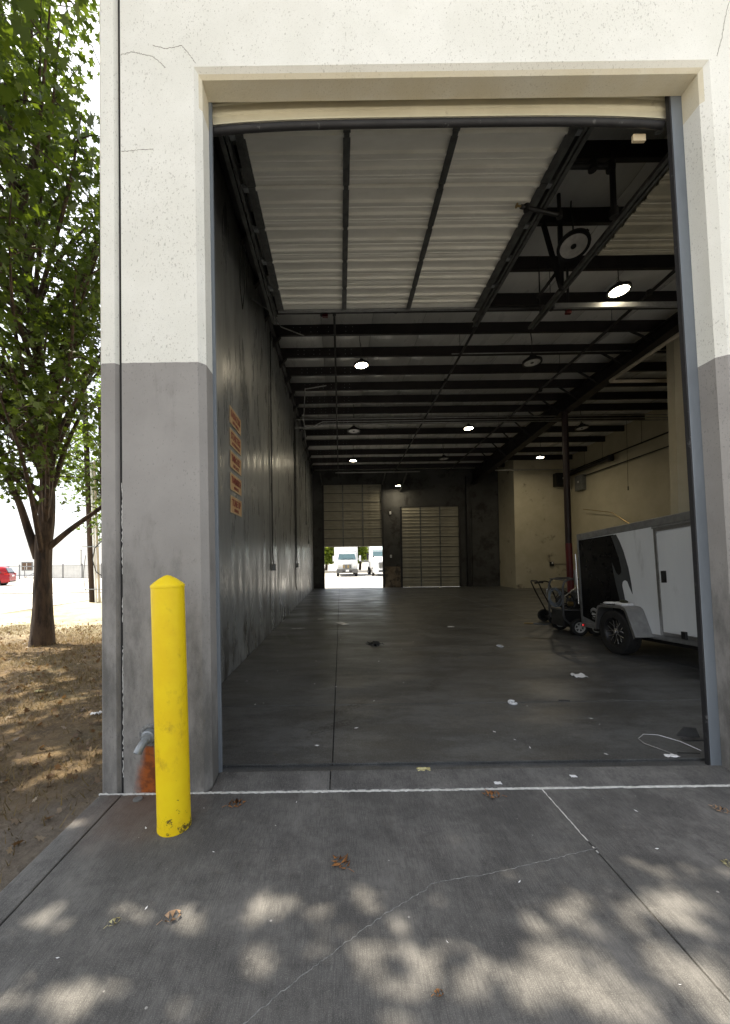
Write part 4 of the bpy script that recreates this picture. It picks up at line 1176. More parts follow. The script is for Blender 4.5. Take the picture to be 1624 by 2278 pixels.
def wheel(root, c, r, w, rim, side, spokes, m_rim='chrome', m_dish='black', tread=True):
    """c: centre; axis along x; side -1 faces -x"""
    c = Vector(c)
    t = MB(); t.lathe(c, (1, 0, 0), tyre_profile(r, w, rim), 44)
    wo = t.build('wheel', M['tyre'], root, smooth=True)
    if tread:
        tb = MB()
        for k in range(64):
            a = 2 * math.pi * k / 64
            for xx, da in ((-w * .36, 0), (-w * .12, .05), (w * .12, 0), (w * .36, .05)):
                a2 = a + da
                d = Vector((0, math.cos(a2), math.sin(a2))); tt = Vector((0, -math.sin(a2), math.cos(a2)))
                p = c + Vector((xx, 0, 0)) + d * (r - (.003 if abs(xx) < w * .2 else .008))
                s = Vector((w * .09, 0, 0)); q_ = tt * (r * .036)
                tb.hexa([p - s - q_, p + s - q_, p + s + q_, p - s + q_], [p - s - q_ + d * .008, p + s - q_ + d * .008, p + s + q_ + d * .008, p - s + q_ + d * .008])
        tb.build('tread_blocks', M['tyre'], wo)
    f = w * .36 * side
    d_ = MB(); d_.lathe(c, (side, 0, 0), [(0, w * .12), (rim * .35, w * .14), (rim * .85, w * .06), (rim * .93, w * .30), (rim, w * .40), (rim * 1.02, w * .40), (rim * 1.02, -w * .4)], 36); d_.build('rim', M[m_dish], wo, smooth=True)
    sp = MB()
    for k in range(spokes):
        a = 2 * math.pi * k / spokes + .2
        for off in (-.13, .13):
            p0 = c + Vector((side * w * .27, math.cos(a) * rim * .22, math.sin(a) * rim * .22))
            p1 = c + Vector((side * w * .24, math.cos(a + off * .9) * rim * .55, math.sin(a + off * .9) * rim * .55))
            p2 = c + Vector((side * w * .31, math.cos(a + off * 1.9) * rim * .90, math.sin(a + off * 1.9) * rim * .90))
            sp.bar(p0, p1, rim * .05, rim * .05, (1, 0, 0)); sp.bar(p1, p2, rim * .075, rim * .04, (1, 0, 0))
    sp.build('spokes', M[m_rim], wo)
    h = MB(); h.lathe(c, (side, 0, 0), [(rim * .24, w * .12), (rim * .24, w * .26), (rim * .15, w * .30), (rim * .14, w * .40), (rim * .10, w * .44), (0, w * .44)], 20); h.build('hub_cap', M['chrome'], wo, smooth=True)
    return wo


wheel(tr, (-.14, 0, 0), .352, .205, .215, -1, 7)
wheel(tr, (TW + .14, 0, 0), .352, .205, .215, 1, 7, tread=False)


# folded gloves, notebook and pouch on the fender
def blob(mb, c, sx, sy, sz, seed=0, n=10, m=6):
    rr = random.Random(seed); P = []
    for i in range(m + 1):
        th = math.pi * i / m; row = []
        for k in range(n + 1):
            ph = 2 * math.pi * (k % n) / n
            j = 1 + .16 * noise.noise(Vector((math.cos(ph) * 2 + seed, math.sin(ph) * 2, th * 2)))
            row.append((c[0] + sx * math.sin(th) * math.cos(ph) * j, c[1] + sy * math.sin(th) * math.sin(ph) * j, c[2] + sz * math.cos(th) * j))
        P.append(row)
    mb.grid(P)


fz = TP.z + .43
def on_fender(dy): return fz + (-dy) * TH * 1.0
gv = thing('work_gloves', 'pair of pale work gloves folded on top of the trailer fender', 'gloves', (4.50, 6.33, on_fender(.08)))
for k, (dy, dx) in enumerate(((.10, -.03), (.03, .02))):
    z = on_fender(dy) + .008
    m_ = MB(); blob(m_, (4.50 + dx, 6.25 + dy, z + .024), .055, .07, .024, k)
    for f in range(4):
        m_.tube([(4.50 + dx - .04 + f * .025, 6.25 + dy + .05, z + .025), (4.50 + dx - .045 + f * .027, 6.25 + dy + .10, z + .024), (4.50 + dx - .05 + f * .028, 6.25 + dy + .135, z + .014)], [.013, .012, .009], 8)
    m_.tube([(4.50 + dx - .05, 6.25 + dy - .02, z + .024), (4.50 + dx - .085, 6.25 + dy + .02, z + .02), (4.50 + dx - .09, 6.25 + dy + .05, z + .014)], [.014, .013, .009], 8)
    m_.build('glove', M['print_white'], gv, smooth=True)
nb = MB(); z = on_fender(-.10)
nb.box(4.41, 4.60, 6.05, 6.20, z + .006, z + .04); tag(nb.build('paper_pad', M['paper'], origin=(4.5, 6.12, z), bevel=.006), 'thick white paper pad lying on the trailer fender', 'notepad')
nb = MB(); blob(nb, (4.55, 6.20, z + .06), .05, .08, .025, 5); tag(nb.build('camouflage_cap', simple('dark_camouflage_cloth', (.06, .06, .03), (.015, .017, .01), .9, 0, scale=40), origin=(4.55, 6.2, z + .04), smooth=True), 'crumpled dark green cloth on the paper pad', 'cloth')
nb = MB(); nb.box(4.385, 4.44, 6.30, 6.52, on_fender(.1) - .005, on_fender(.1) + .004); tag(nb.build('steel_rule', M['alu'], origin=(4.41, 6.4, on_fender(.1))), 'flat grey tool lying at the rear edge of the fender', 'tool')

# ------------------------------------------------------------------ pressure washer cart behind the trailer
pc = thing('pressure_washer', 'pressure washer cart with a grey tube frame, engine and coiled hose behind the trailer', 'pressure washer', (5.1, 8.0, FZ))
for yy in (7.80, 8.32):
    pts = [(4.78, yy, .22), (4.64, yy, .26), (4.53, yy, .36), (4.50, yy, .45), (4.50, yy, 1.02), (4.53, yy, 1.11), (4.60, yy, 1.16), (4.70, yy, 1.175), (4.95, yy, 1.17)]
    m_ = MB(); m_.tube(pts, .020, 10); m_.build('frame_hoop', M['cart_frame'], pc, smooth=True)
m_ = MB(); m_.box(4.50, 5.55, 7.80, 8.32, .53, .56); m_.build('deck', M['cart_frame'], pc, bevel=.005)
m_ = MB(); m_.box(4.52, 5.50, 7.84, 8.28, .20, .527); m_.build('tank', M['black'], pc, bevel=.02)
for xa in (4.53, 4.93):
    m_ = MB(); m_.tube([(xa, 7.80, 1.16), (xa, 8.32, 1.16)], .016, 8); m_.build('cross_bar', M['cart_frame'], pc, smooth=True)
m_ = MB(); m_.tube([(4.54, 7.86, .80), (4.75, 7.9, .93), (4.95, 7.95, 1.06)], .009, 6); m_.build('spray_wand', M['alu'], pc, smooth=True)
en = MB(); en.box(4.78, 5.08, 7.92, 8.2, .562, .74); eo = en.build('engine', M['black'], pc, bevel=.02)
en = MB()
for k in range(6): en.box(4.80, 5.06, 7.90, 8.22, .745 + k * .02, .753 + k * .02)
en.build('cooling_fins', M['truck_grey'], eo)
en = MB(); en.lathe((4.93, 8.06, .86), (0, 0, 1), [(0, 0), (.10, 0), (.11, .03), (.10, .07), (.03, .08), (0, .08)], 16); en.build('air_filter', M['cart_frame'], eo, smooth=True)
en = MB(); en.lathe((4.76, 7.93, .66), (-1, 0, 0), [(.05, 0), (.05, .08), (.03, .09), (0, .09)], 14); en.build('pump', M['brass'], eo, smooth=True)
en = MB(); en.lathe((4.85, 7.90, .80), (0, -1, 0), [(.035, 0), (.035, .04), (0, .045)], 14); en.build('gauge', M['alu'], eo, smooth=True)
en = MB(); en.lathe((4.74, 7.97, .78), (0, 0, 1), [(.02, 0), (.02, .06), (.012, .065), (0, .065)], 10); en.build('valve', M['brass'], eo, smooth=True)
rr = random.Random(5)
hc = MB()
for k in range(7):
    cx, cy, cz = 4.66 + rr.uniform(-.03, .03), 8.02 + rr.uniform(-.12, .12), .72 + rr.uniform(-.02, .05)
    r0 = .13 + rr.uniform(-.02, .03)
    hc.tube([(cx + math.cos(a) * r0, cy + math.sin(a * 2) * .03, cz + math.sin(a) * r0 * .95) for a in np.linspace(0, 6.283, 21)[:-1]], .011, 6, closed=True)
hc.build('hose_coil', M['black'], pc, smooth=True)
hc = MB()
for k in range(4):
    cx, cz = 4.42 + rr.uniform(-.03, .03), .80 + rr.uniform(-.03, .03); r0 = .15 + rr.uniform(-.02, .025)
    hc.tube([(cx + math.cos(a) * r0 * .8, 7.9 + k * .03 + math.sin(a) * .03, cz + math.sin(a) * r0) for a in np.linspace(0, 6.283, 25)[:-1]], .010, 6, closed=True)
hc.build('hanging_hose', M['hose_blue'], pc, smooth=True)


def cart_wheel(root, c, r, w):
    t = MB(); t.lathe(c, (0, 1, 0), [(a, b) for a, b in tyre_profile(r, w, r * .62)], 28); wo = t.build('wheel', M['tyre'], root, smooth=True)
    d = MB(); d.lathe(c, (0, -1, 0), [(r * .50, w * .28), (r * .56, w * .42), (r * .63, w * .42), (r * .63, w * .1), (r * .5, w * .1)], 28)
    for k in range(6):
        a = 2 * math.pi * k / 6 + .3
        d.bar((c[0] + math.cos(a) * r * .1, c[1] - w * .3, c[2] + math.sin(a) * r * .1), (c[0] + math.cos(a) * r * .53, c[1] - w * .3, c[2] + math.sin(a) * r * .53), r * .16, w * .12, (0, 1, 0))
    d.lathe(c, (0, -1, 0), [(r * .16, 0), (r * .16, w * .45), (r * .1, w * .5), (0, w * .5)], 14)
    d.build('rim', M['rim_paint'], wo, smooth=True)
    m = MB(); m.lathe(c, (0, -1, 0), [(0, w * .05), (r * .5, w * .05)], 20); m.build('rim_back', M['black'], wo)
    return wo


for x in (4.76, 5.10):
    for y in (7.72, 8.40):
        cart_wheel(pc, (x, y, FZ + .168), .168, .095)
m_ = MB(); m_.tube([(4.76, 7.7, .213), (4.76, 8.42, .213)], .014, 8); m_.tube([(5.10, 7.7, .213), (5.10, 8.42, .213)], .014, 8); m_.build('axle', M['cart_frame'], pc)

ht = thing('hand_cart', 'two wheeled cart with a tall raked black handle leaning behind the pressure washer', 'cart', (5.05, 9.3, FZ))
m_ = MB()
for yy in (9.15, 9.5):
    m_.tube([(4.70, yy, 1.03), (4.80, yy, .80), (5.06, yy, .30)], .016, 8)
m_.tube([(4.70, 9.15, 1.03), (4.69, 9.2, 1.06), (4.69, 9.45, 1.06), (4.70, 9.5, 1.03)], .018, 8)
m_.build('handle_frame', M['black'], ht, smooth=True)
m_ = MB(); m_.tube([(4.60, 9.12, 1.02), (4.72, 9.12, 1.04), (4.80, 9.14, 1.03)], .024, 8); m_.build('trigger_gun', M['black'], ht, smooth=True)
m_ = MB(); m_.tube([(4.94, 9.15, 1.04), (5.02, 9.15, .85), (5.20, 9.15, .42)], .016, 8); m_.tube([(4.94, 9.15, 1.04), (4.86, 9.15, 1.06), (4.72, 9.15, 1.05)], .016, 8); m_.build('brace', M['black'], ht, smooth=True)
for yy in (9.08, 9.56):
    t = MB(); t.lathe((5.03, yy, FZ + .15), (0, 1, 0), tyre_profile(.15, .06, .08), 24); wo = t.build('wheel', M['tyre'], ht, smooth=True)
    d = MB(); d.lathe((5.03, yy, FZ + .15), (0, -1, 0), [(0, .012), (.03, .014), (.075, .006), (.082, .02)], 20); d.build('rim', M['black'], wo, smooth=True)
m_ = MB(); m_.tube([(5.03, 9.06, FZ + .15), (5.03, 9.58, FZ + .15)], .012, 8); m_.box(5.0, 5.3, 9.12, 9.52, .16, .2); m_.build('base_plate', M['black'], ht)
m_ = MB(); m_.tube([(4.99, 8.6, .90), (4.66, 8.6, .93), (4.60, 8.6, .90), (4.59, 8.6, .75)], .013, 8); tag(m_.build('chrome_handle', M['chrome'], origin=(4.7, 8.6, .75), smooth=True), 'bright bent handle bar between the cart and the hand cart', 'handle')
ho = thing('floor_hose', 'dark hose with a metal coupling lying on the floor beside the hand cart', 'hose', (4.6, 9.1, FZ))
m_ = MB(); m_.tube([(4.55, 9.15, FZ + .016), (4.75, 9.0, FZ + .015), (4.9, 9.1, FZ + .02), (5.05, 9.05, FZ + .09), (5.1, 9.0, FZ + .2)], .014, 8); m_.build('hose', M['hose_blue'], ho, smooth=True)
m_ = MB(); m_.tube([(4.36, 9.2, FZ + .018), (4.45, 9.18, FZ + .018), (4.56, 9.145, FZ + .017)], [.013, .018, .016], 10); m_.build('coupling', M['brass'], ho, smooth=True)

# ------------------------------------------------------------------ small things on the floor
def sheet(name, label, cat, x, y, z, w, d, mat, seed, crumple=.02, rot=0.):
    P = []
    for i in range(7):
        row = []
        for k in range(7):
            u, v = (i / 6 - .5), (k / 6 - .5)
            u2 = u * (1 + .35 * noise.noise(Vector((v * 3, seed, 0)))); v2 = v * (1 + .35 * noise.noise(Vector((u * 3, seed, 5))))
            px = u2 * w; py = v2 * d
            row.append((x + px * math.cos(rot) - py * math.sin(rot), y + px * math.sin(rot) + py * math.cos(rot), z + .003 + crumple * abs(noise.noise(Vector((u * 4, v * 4, seed)))) * 1.6))
        P.append(row)
    m = MB(); m.grid(P)
    o = m.build(name, mat, origin=(x, y, z), smooth=True)
    s = o.modifiers.new('thickness', 'SOLIDIFY'); s.thickness = .0015
    return tag(o, label, cat, 'litter on the warehouse floor' if z > .02 else None)


sheet('paper_scrap', 'largest crumpled white paper scrap, on the floor in front of the trailer wheel', 'paper', 3.12, 5.09, FZ, .17, .15, M['paper'], 1, .03)
sheet('paper_scrap', 'white paper patch stuck beside the long floor groove', 'paper', .02, 9.62, FZ, .20, .42, M['paper'], 2, .006, .5)
sheet('paper_scrap', 'small flat white scrap far out in the middle of the floor', 'paper', 2.54, 8.95, FZ, .14, .09, M['paper'], 3, .01)
sheet('paper_scrap', 'pale flat scrap beside the bent wire by the steel jamb', 'paper', 2.56, 3.02, FZ, .10, .045, M['paper'], 4, .012)
sheet('paper_scrap', 'tiny white scrap near the foot of the concrete side wall', 'paper', -.55, 10.4, FZ, .16, .1, M['paper'], 6, .01)
sheet('paper_scrap', 'thin white strip lying on the floor between groove and concrete wall', 'paper', -1.0, 9.0, FZ, .3, .05, M['paper'], 8, .006, .1)
sheet('pale_leaf', 'pale yellow leaf curled on the door sill', 'leaf', .60, 2.895, .034, .10, .035, M['fallen_pale'], 7, .015)
sheet('sticker', 'small white oval sticker on the concrete sill', 'sticker', 1.66, 2.80, .024, .045, .03, M['paper'], 9, .003)
sheet('sticker', 'pale square paint fleck at the front of the sill', 'sticker', 1.09, 2.74, .017, .05, .03, M['paper'], 11, .003)
m_ = MB(); m_.tube([(1.83 + math.cos(a) * .035, 4.16 + math.sin(a) * .045, FZ + .012) for a in np.linspace(.6, 5.6, 14)], .013, 8); tag(m_.build('white_hook', M['print_white'], origin=(1.83, 4.16, FZ), smooth=True), 'white C shaped plastic ring piece lying on the floor joint', 'clip', 'litter on the warehouse floor')
m_ = MB(); m_.tube([(2.82 + math.cos(a) * .055, 6.87 + math.sin(a) * .07, FZ + .008) for a in np.linspace(0, 6.283, 19)[:-1]], .008, 6, closed=True); tag(m_.build('white_ring', M['print_white'], origin=(2.82, 6.87, FZ), smooth=True), 'thin white ring lying flat on the floor', 'ring', 'litter on the warehouse floor')
sheet('dark_rag', 'dark rag lying on the floor beside the long groove', 'rag', .62, 7.2, FZ, .22, .3, M['cloth'], 12, .07, .4)
m_ = MB(); m_.tube([(2.36, 4.22, FZ + .006), (2.41, 4.2, FZ + .012), (2.47, 4.2, FZ + .006)], .006, 5); tag(m_.build('black_strap', M['cloth'], origin=(2.4, 4.2, FZ)), 'short black strip lying on the floor joint', 'strip', 'litter on the warehouse floor')
m_ = MB(); m_.tube([(2.80, 3.03, .08), (2.72, 3.12, .11), (2.62, 3.22, .12), (2.53, 3.26, .11), (2.48, 3.25, .08), (2.49, 3.2, .06), (2.56, 3.1, .053), (2.61, 3.0, .05)], .0038, 6); tag(m_.build('bent_wire', M['alu'], origin=(2.5, 3.1, FZ), smooth=True), 'bent pale wire looping over the floor at the steel jamb', 'wire')
m_ = MB(); m_.tube([(2.64, 3.06, .052), (2.80, 3.04, .055)], .003, 6); tag(m_.build('straight_rod', M['blacksteel'], origin=(2.5, 3.05, FZ)), 'thin dark rod lying on the floor by the steel jamb', 'rod')
br = thing('steel_bracket', 'bent dark steel bracket standing behind the steel jamb', 'bracket', (2.95, 3.32, FZ))
m_ = MB(); m_.hexa([(2.90, 3.36, FZ), (3.05, 3.30, FZ), (3.05, 3.312, FZ), (2.90, 3.372, FZ)], [(2.95, 3.34, FZ + .085), (3.02, 3.31, FZ + .085), (3.02, 3.322, FZ + .085), (2.95, 3.352, FZ + .085)]); m_.build('web', M['cart_frame'], br)
m_ = MB(); m_.box(2.88, 3.08, 3.26, 3.30, FZ, FZ + .01); m_.build('foot', M['cart_frame'], br)


# ------------------------------------------------------------------ leaves on the apron
def leaf_outline(kind, seed):
    rr = random.Random(seed)
    if kind == 'lobed':
        pts = []
        lob = [(0, 0, .03), (.10, .10, 0), (.30, .34, 0), (.37, .19, 0), (.55, .42, 0), (.61, .19, 0), (.78, .28, 0), (.82, .09, 0), (1.0, .02, 0)]
        up = [(u, v * rr.uniform(.8, 1.2)) for u, v, _ in lob]; dn = [(u + rr.uniform(-.03, .03), -v * rr.uniform(.8, 1.2)) for u, v, _ in lob[1:-1]]
        return up + dn[::-1]
    return [(0, .02), (.15, .2), (.4, .33), (.7, .27), (.9, .13), (1, 0), (.88, -.15), (.65, -.28), (.35, -.3), (.12, -.17)]


def fallen(label, x, y, z, L, rot, mat, kind='lobed', seed=0, curl=.25):
    L *= 1.2; curl *= .55
    out = leaf_outline(kind, seed); m = MB(); n = len(out)
    def P(u, v):
        a = u - .5
        zz = curl * L * (abs(v) * 1.1 + a * a * 1.2 + .18 * noise.noise(Vector((u * 3, v * 3, seed))))
        return (x + L * (a * math.cos(rot) - v * math.sin(rot)), y + L * (a * math.sin(rot) + v * math.cos(rot)), z + .004 + max(0, zz))
    mid = [P(u, 0) for u in np.linspace(0, 1, 7)]
    vs = [P(*p) for p in out]
    c = len(vs); vs += mid
    fs = []
    for i in range(n):
        a, b = out[i], out[(i + 1) % n]
        k = c + min(6, max(0, round((a[0] + b[0]) / 2 * 6))); fs.append((i, (i + 1) % n, k))
    m.add(vs, fs)
    m.tube([P(0, 0), (P(0, 0)[0] - L * .25 * math.cos(rot + .3), P(0, 0)[1] - L * .25 * math.sin(rot + .3), z + .006)], .0015, 4)
    o = m.build('fallen_leaf', mat, origin=(x, y, z), smooth=True)
    s = o.modifiers.new('thickness', 'SOLIDIFY'); s.thickness = .0008
    return tag(o, label, 'leaf', 'fallen leaves on the apron')


fallen('brown lobed leaf on the concrete close beside the yellow bollard', -.71, 2.57, 0, .105, .3, M['fallen'], seed=1)
fallen('dark brown lobed leaf lying alone in the middle of the apron', -.02, 2.06, 0, .105, 2.3, M['fallen'], seed=2, curl=.35)
fallen('curled tan leaf on the apron in front of the bollard', -.78, 1.76, 0, .075, .5, M['fallen_tan'], 'oval', 3, .5)
fallen('small pale leaf next to the curled tan one', -1.03, 1.74, 0, .048, .7, M['fallen_pale'], 'oval', 4, .4)
fallen('orange brown crumpled leaf by the white sealant line', 1.0, 2.62, 0, .11, 2.9, M['fallen'], seed=5, curl=.55)
fallen('orange tan leaf beyond the diagonal slab joint', 2.36, 2.44, 0, .09, 2.2, M['fallen_tan'], seed=6, curl=.5)
fallen('pale green star shaped leaf beyond the slab joint', 1.99, 2.02, 0, .06, 1.0, M['fallen_pale'], seed=7, curl=.2)
fallen('small orange leaf lying in the sun flecks', .34, 1.44, 0, .035, .2, M['fallen'], 'oval', 8, .5)
cr_ = MB(); rr = random.Random(21)
for _ in range(34):
    x, y = rr.uniform(-1.5, 3.2), rr.uniform(1.05, 2.65); L_ = rr.uniform(.003, .011); a = rr.uniform(0, 6.28)
    if rr.random() < .2: L_ *= 1.8
    c, s = math.cos(a) * L_, math.sin(a) * L_
    wv = rr.uniform(.15, .5)
    cr_.add([(x - c, y - s, .0015), (x + s * wv, y - c * wv, .002), (x + c, y + s, .005), (x - s * wv, y + c * wv, .002)], [(0, 1, 2, 3)])
for _ in range(42):
    x, y = rr.uniform(-1.4, 4.2), 3.05 + 8 * rr.random() ** 1.6; L_ = rr.uniform(.006, .02) * (1 + y * .06); a = rr.uniform(0, 6.28)
    c, s = math.cos(a) * L_, math.sin(a) * L_; wv = rr.uniform(.2, .6)
    cr_.add([(x - c, y - s, FZ + .0015), (x + s * wv, y - c * wv, FZ + .002), (x + c, y + s, FZ + .005), (x - s * wv, y + c * wv, FZ + .002)], [(0, 1, 2, 3)])
o = cr_.build('debris_flecks', M['paper'], fix=False); tag(o, 'tiny pale bits of debris scattered over the concrete', 'debris', kind='stuff')


# ------------------------------------------------------------------ trees
# leaves cut away to drop sun flecks at chosen ground spots: (x, y, half width)
GAPS = [(-1.69, 2.39, 0.07), (-1.36, 1.91, 0.075), (-1.33, 1.75, 0.1), (-1.38, 1.66, 0.09), (-1.22, 1.49, 0.09), (-0.95, 1.46, 0.07), (-0.71, 1.7, 0.065), (-0.35, 1.79, 0.09), (-0.25, 1.8, 0.05), (-0.35, 1.68, 0.05), (0.08, 1.85, 0.09), (0.15, 1.85, 0.06), (0.27, 1.77, 0.05), (0.1, 1.63, 0.08), (0.22, 1.68, 0.07), (0.16, 1.58, 0.06), (0.26, 1.5, 0.09), (0.2, 1.49, 0.06), (0.19, 1.4, 0.07), (0.82, 1.68, 0.06), (0.84, 1.58, 0.08), (0.83, 1.52, 0.07), (0.73, 1.49, 0.09), (0.88, 1.47, 0.06), (0.92, 1.43, 0.08), (1.03, 1.4, 0.08), (0.96, 1.37, 0.07), (1.3, 1.5, 0.09), (1.33, 1.46, 0.07), (1.29, 1.37, 0.09), (-1.45, 2.22, 0.05), (-1.31, 2.13, 0.05), (-1.0, 1.86, 0.03), (-0.68, 1.97, 0.04), (-0.38, 1.57, 0.04), (-0.15, 1.63, 0.05), (-1.71, 1.98, 0.05), (-1.65, 2.11, 0.06), (-1.89, 2.75, 0.07)]
_rg = random.Random(91)
for _ in range(34):
    GAPS.append((-1.6 + 3.2 * _rg.random(), 1.34 + .55 * _rg.random(), _rg.choice([.02, .03, .04, .05])))
for _ in range(150):
    GAPS.append((-1.9 - 6.2 * _rg.random(), 2.6 + 6.3 * _rg.random() ** .8, _rg.choice([.08, .12, .17, .24])))
GAPS = np.array(GAPS)


def prune(P, loc, r):  # removes leaves that would shade the chosen fleck spots
    Q = P + np.array(loc)
    gx = Q[:, 0] - SUN.x / SUN.z * Q[:, 2]; gy = Q[:, 1] - SUN.y / SUN.z * Q[:, 2]
    keep = np.ones(len(P), bool)
    for (x, y, w) in GAPS:
        e = np.hypot((gx - x) / (w * .80 + .036), (gy - y) / (w * .56 + .038)) + r.normal(0, .26, len(P))
        keep &= ~((e < 1.0) & (Q[:, 2] > 2.3))
    return P[keep]


def leaf_cloud(name, P, N, size, mat, parent, seed, shape=0):
    """P: (n,3) positions; one lobed face per leaf, random tilt"""
    r = np.random.default_rng(seed); n = len(P)
    if shape == 0:
        tpl = np.array([(0, 0), (.22, .13), (.30, .40), (.45, .16), (.66, .42), (.72, .14), (1, 0), (.72, -.14), (.66, -.42), (.45, -.16), (.30, -.40), (.22, -.13)])
    else:
        tpl = np.array([(0, 0), (.35, .28), (.75, .22), (1, 0), (.75, -.22), (.35, -.28)])
    tpl = tpl - np.array([.5, 0]); k = len(tpl)
    yaw = r.uniform(0, 2 * np.pi, n); pit = r.normal(-.35, .55, n); rol = r.normal(0, .6, n)
    s = size * r.uniform(.6, 1.35, n)
    d = np.stack([np.cos(yaw) * np.cos(pit), np.sin(yaw) * np.cos(pit), np.sin(pit)], 1)
    side = np.stack([-np.sin(yaw), np.cos(yaw), np.zeros(n)], 1)
    nn = np.cross(d, side)
    w = side * np.cos(rol)[:, None] + nn * np.sin(rol)[:, None]
    V = P[:, None, :] + s[:, None, None] * (tpl[None, :, 0, None] * d[:, None, :] + tpl[None, :, 1, None] * w[:, None, :])
    droop = -np.abs(tpl[:, 1])[None, :] * s[:, None] * .25
    V[:, :, 2] += droop
    V = V.reshape(-1, 3)
    me = bpy.data.meshes.new(name)
    me.vertices.add(n * k); me.vertices.foreach_set('co', V.astype(np.float32).ravel())
    me.loops.add(n * k); me.loops.foreach_set('vertex_index', np.arange(n * k, dtype=np.int32))
    me.polygons.add(n); me.polygons.foreach_set('loop_start', np.arange(0, n * k, k, dtype=np.int32))
    try: me.polygons.foreach_set('loop_total', np.full(n, k, dtype=np.int32))
    except Exception: pass
    me.materials.append(mat)
    at = me.attributes.new('tint', 'FLOAT', 'FACE')
    at.data.foreach_set('value', np.clip(r.gamma(1.3, .2, n), 0, 1).astype(np.float32))
    me.update(calc_edges=True); me.validate()
    o = bpy.data.objects.new(name, me); COL.objects.link(o); o.parent = parent
    return o


def spline(p, n=5):
    """smooth path through points"""
    p = [Vector(a) for a in p]; out = []
    for i in range(len(p) - 1):
        a = p[max(i - 1, 0)]; b = p[i]; c = p[i + 1]; d = p[min(i + 2, len(p) - 1)]
        for k in range(n):
            t = k / n
            out.append(.5 * ((2 * b) + (c - a) * t + (2 * a - 5 * b + 4 * c - d) * t * t + (3 * b - 3 * c + d - a) * t ** 3))
    out.append(p[-1]); return out


def tree(loc, label, trunk, tr_r, limbs, crown_c, crown_r, nlimb, leaves, size, seed, mat='leaf', shape=0, group=None, low=.0, cluster=(.38, 70), bounds=None, name='oak_tree'):
    """trunk, limbs in local coordinates; limbs: list of (points, r0, r1). Crown limbs are grown towards points of an ellipsoid."""
    rr = random.Random(seed); root = thing(name, label, 'tree', loc, group); L0 = Vector(loc)
    wd_ = MB()
    tp = spline(trunk, 8); m = len(tp)
    rad = [np.interp(i / (m - 1), np.linspace(0, 1, len(tr_r)), tr_r) for i in range(m)]
    n0 = len(wd_.v); wd_.tube([p + L0 for p in tp], rad, 28)
    for i in range(n0, len(wd_.v)):          # furrowed bark
        p = Vector(wd_.v[i]); c = tp[(i - n0) // 28] + L0 if (i - n0) // 28 < m else p
        d = p - c; k = 1 + .11 * noise.noise(Vector((math.atan2(d.y, d.x) * 3.2, p.z * .9, seed))) + .06 * noise.noise(Vector((math.atan2(d.y, d.x) * 8, p.z * 3, seed)))
        wd_.v[i] = tuple(c + d * k)
    tips = []
    for pts, r0, r1 in limbs:
        q = spline(pts, 5); wd_.tube([p + L0 for p in q], [r0 + (r1 - r0) * i / (len(q) - 1) for i in range(len(q))], 10)
        for i in range(len(q) // 2, len(q)):
            tips.append((q[i], 1.0))
            for _ in range(2):
                t = q[i] + Vector((rr.gauss(0, .4), rr.gauss(0, .4), rr.gauss(.15, .35)))
                wd_.tube([q[i] + L0, q[i].lerp(t, .5) + L0 + Vector((0, 0, .05)), t + L0], [.012, .008, .004], 5); tips.append((t, 1.3))
    cc = Vector(crown_c); rv = Vector(crown_r)
    for k in range(nlimb):
        while True:
            d = Vector((rr.gauss(0, 1), rr.gauss(0, 1), rr.gauss(0, .9))).normalized()
            e = cc + Vector((d.x * rv.x, d.y * rv.y, d.z * rv.z)) * rr.uniform(.55, 1.)
            if bounds is None or bounds(e + L0): break
        # leave the trunk below the target
        zt = max(tp[0].z + 1.8, min(tp[-1].z - .3, e.z - abs(e.x - cc.x) * .6 - .8 - rr.random()))
        s = min(tp, key=lambda p: abs(p.z - zt))
        mid = s.lerp(e, .5) + Vector((rr.uniform(-.3, .3), rr.uniform(-.3, .3), rr.uniform(.0, .5)))
        q = spline([s, mid, e], 5)
        r0 = .05 * (1 - .45 * (s.z / tp[-1].z)) + .012
        wd_.tube([p + L0 for p in q], [r0 + (.008 - r0) * i / (len(q) - 1) for i in range(len(q))], 6)
        for i in range(4, len(q)): tips.append((q[i], 1.))
        for j in range(5):
            b = q[rr.randrange(3, len(q))]
            t = b + Vector((rr.gauss(0, .55), rr.gauss(0, .55), rr.gauss(.05, .4)))
            if bounds is not None and not bounds(t + L0): continue
            wd_.tube([b + L0, b.lerp(t, .5) + L0 + Vector((0, 0, .06)), t + L0], [.013, .009, .004], 5)
            tips.append((t, 1.)); tips.append((b.lerp(t, .6), .7))
    trunk_o = wd_.build('trunk', M['bark'], root, smooth=True)
    r = np.random.default_rng(seed)
    cr, cn = cluster
    wts = np.array([w for _, w in tips]); wts = wts / wts.sum()
    idx = r.choice(len(tips), leaves, p=wts)
    C = np.array([tuple(p) for p, _ in tips])[idx]
    P = C + r.normal(0, cr * .55, (leaves, 3)) * np.array([1, 1, .75])
    P = P[P[:, 2] > low]
    if loc[1] < 10: P = prune(P, loc, r)
    leaf_cloud('crown', P, 0, size, M[mat], root, seed + 1, shape)
    return root


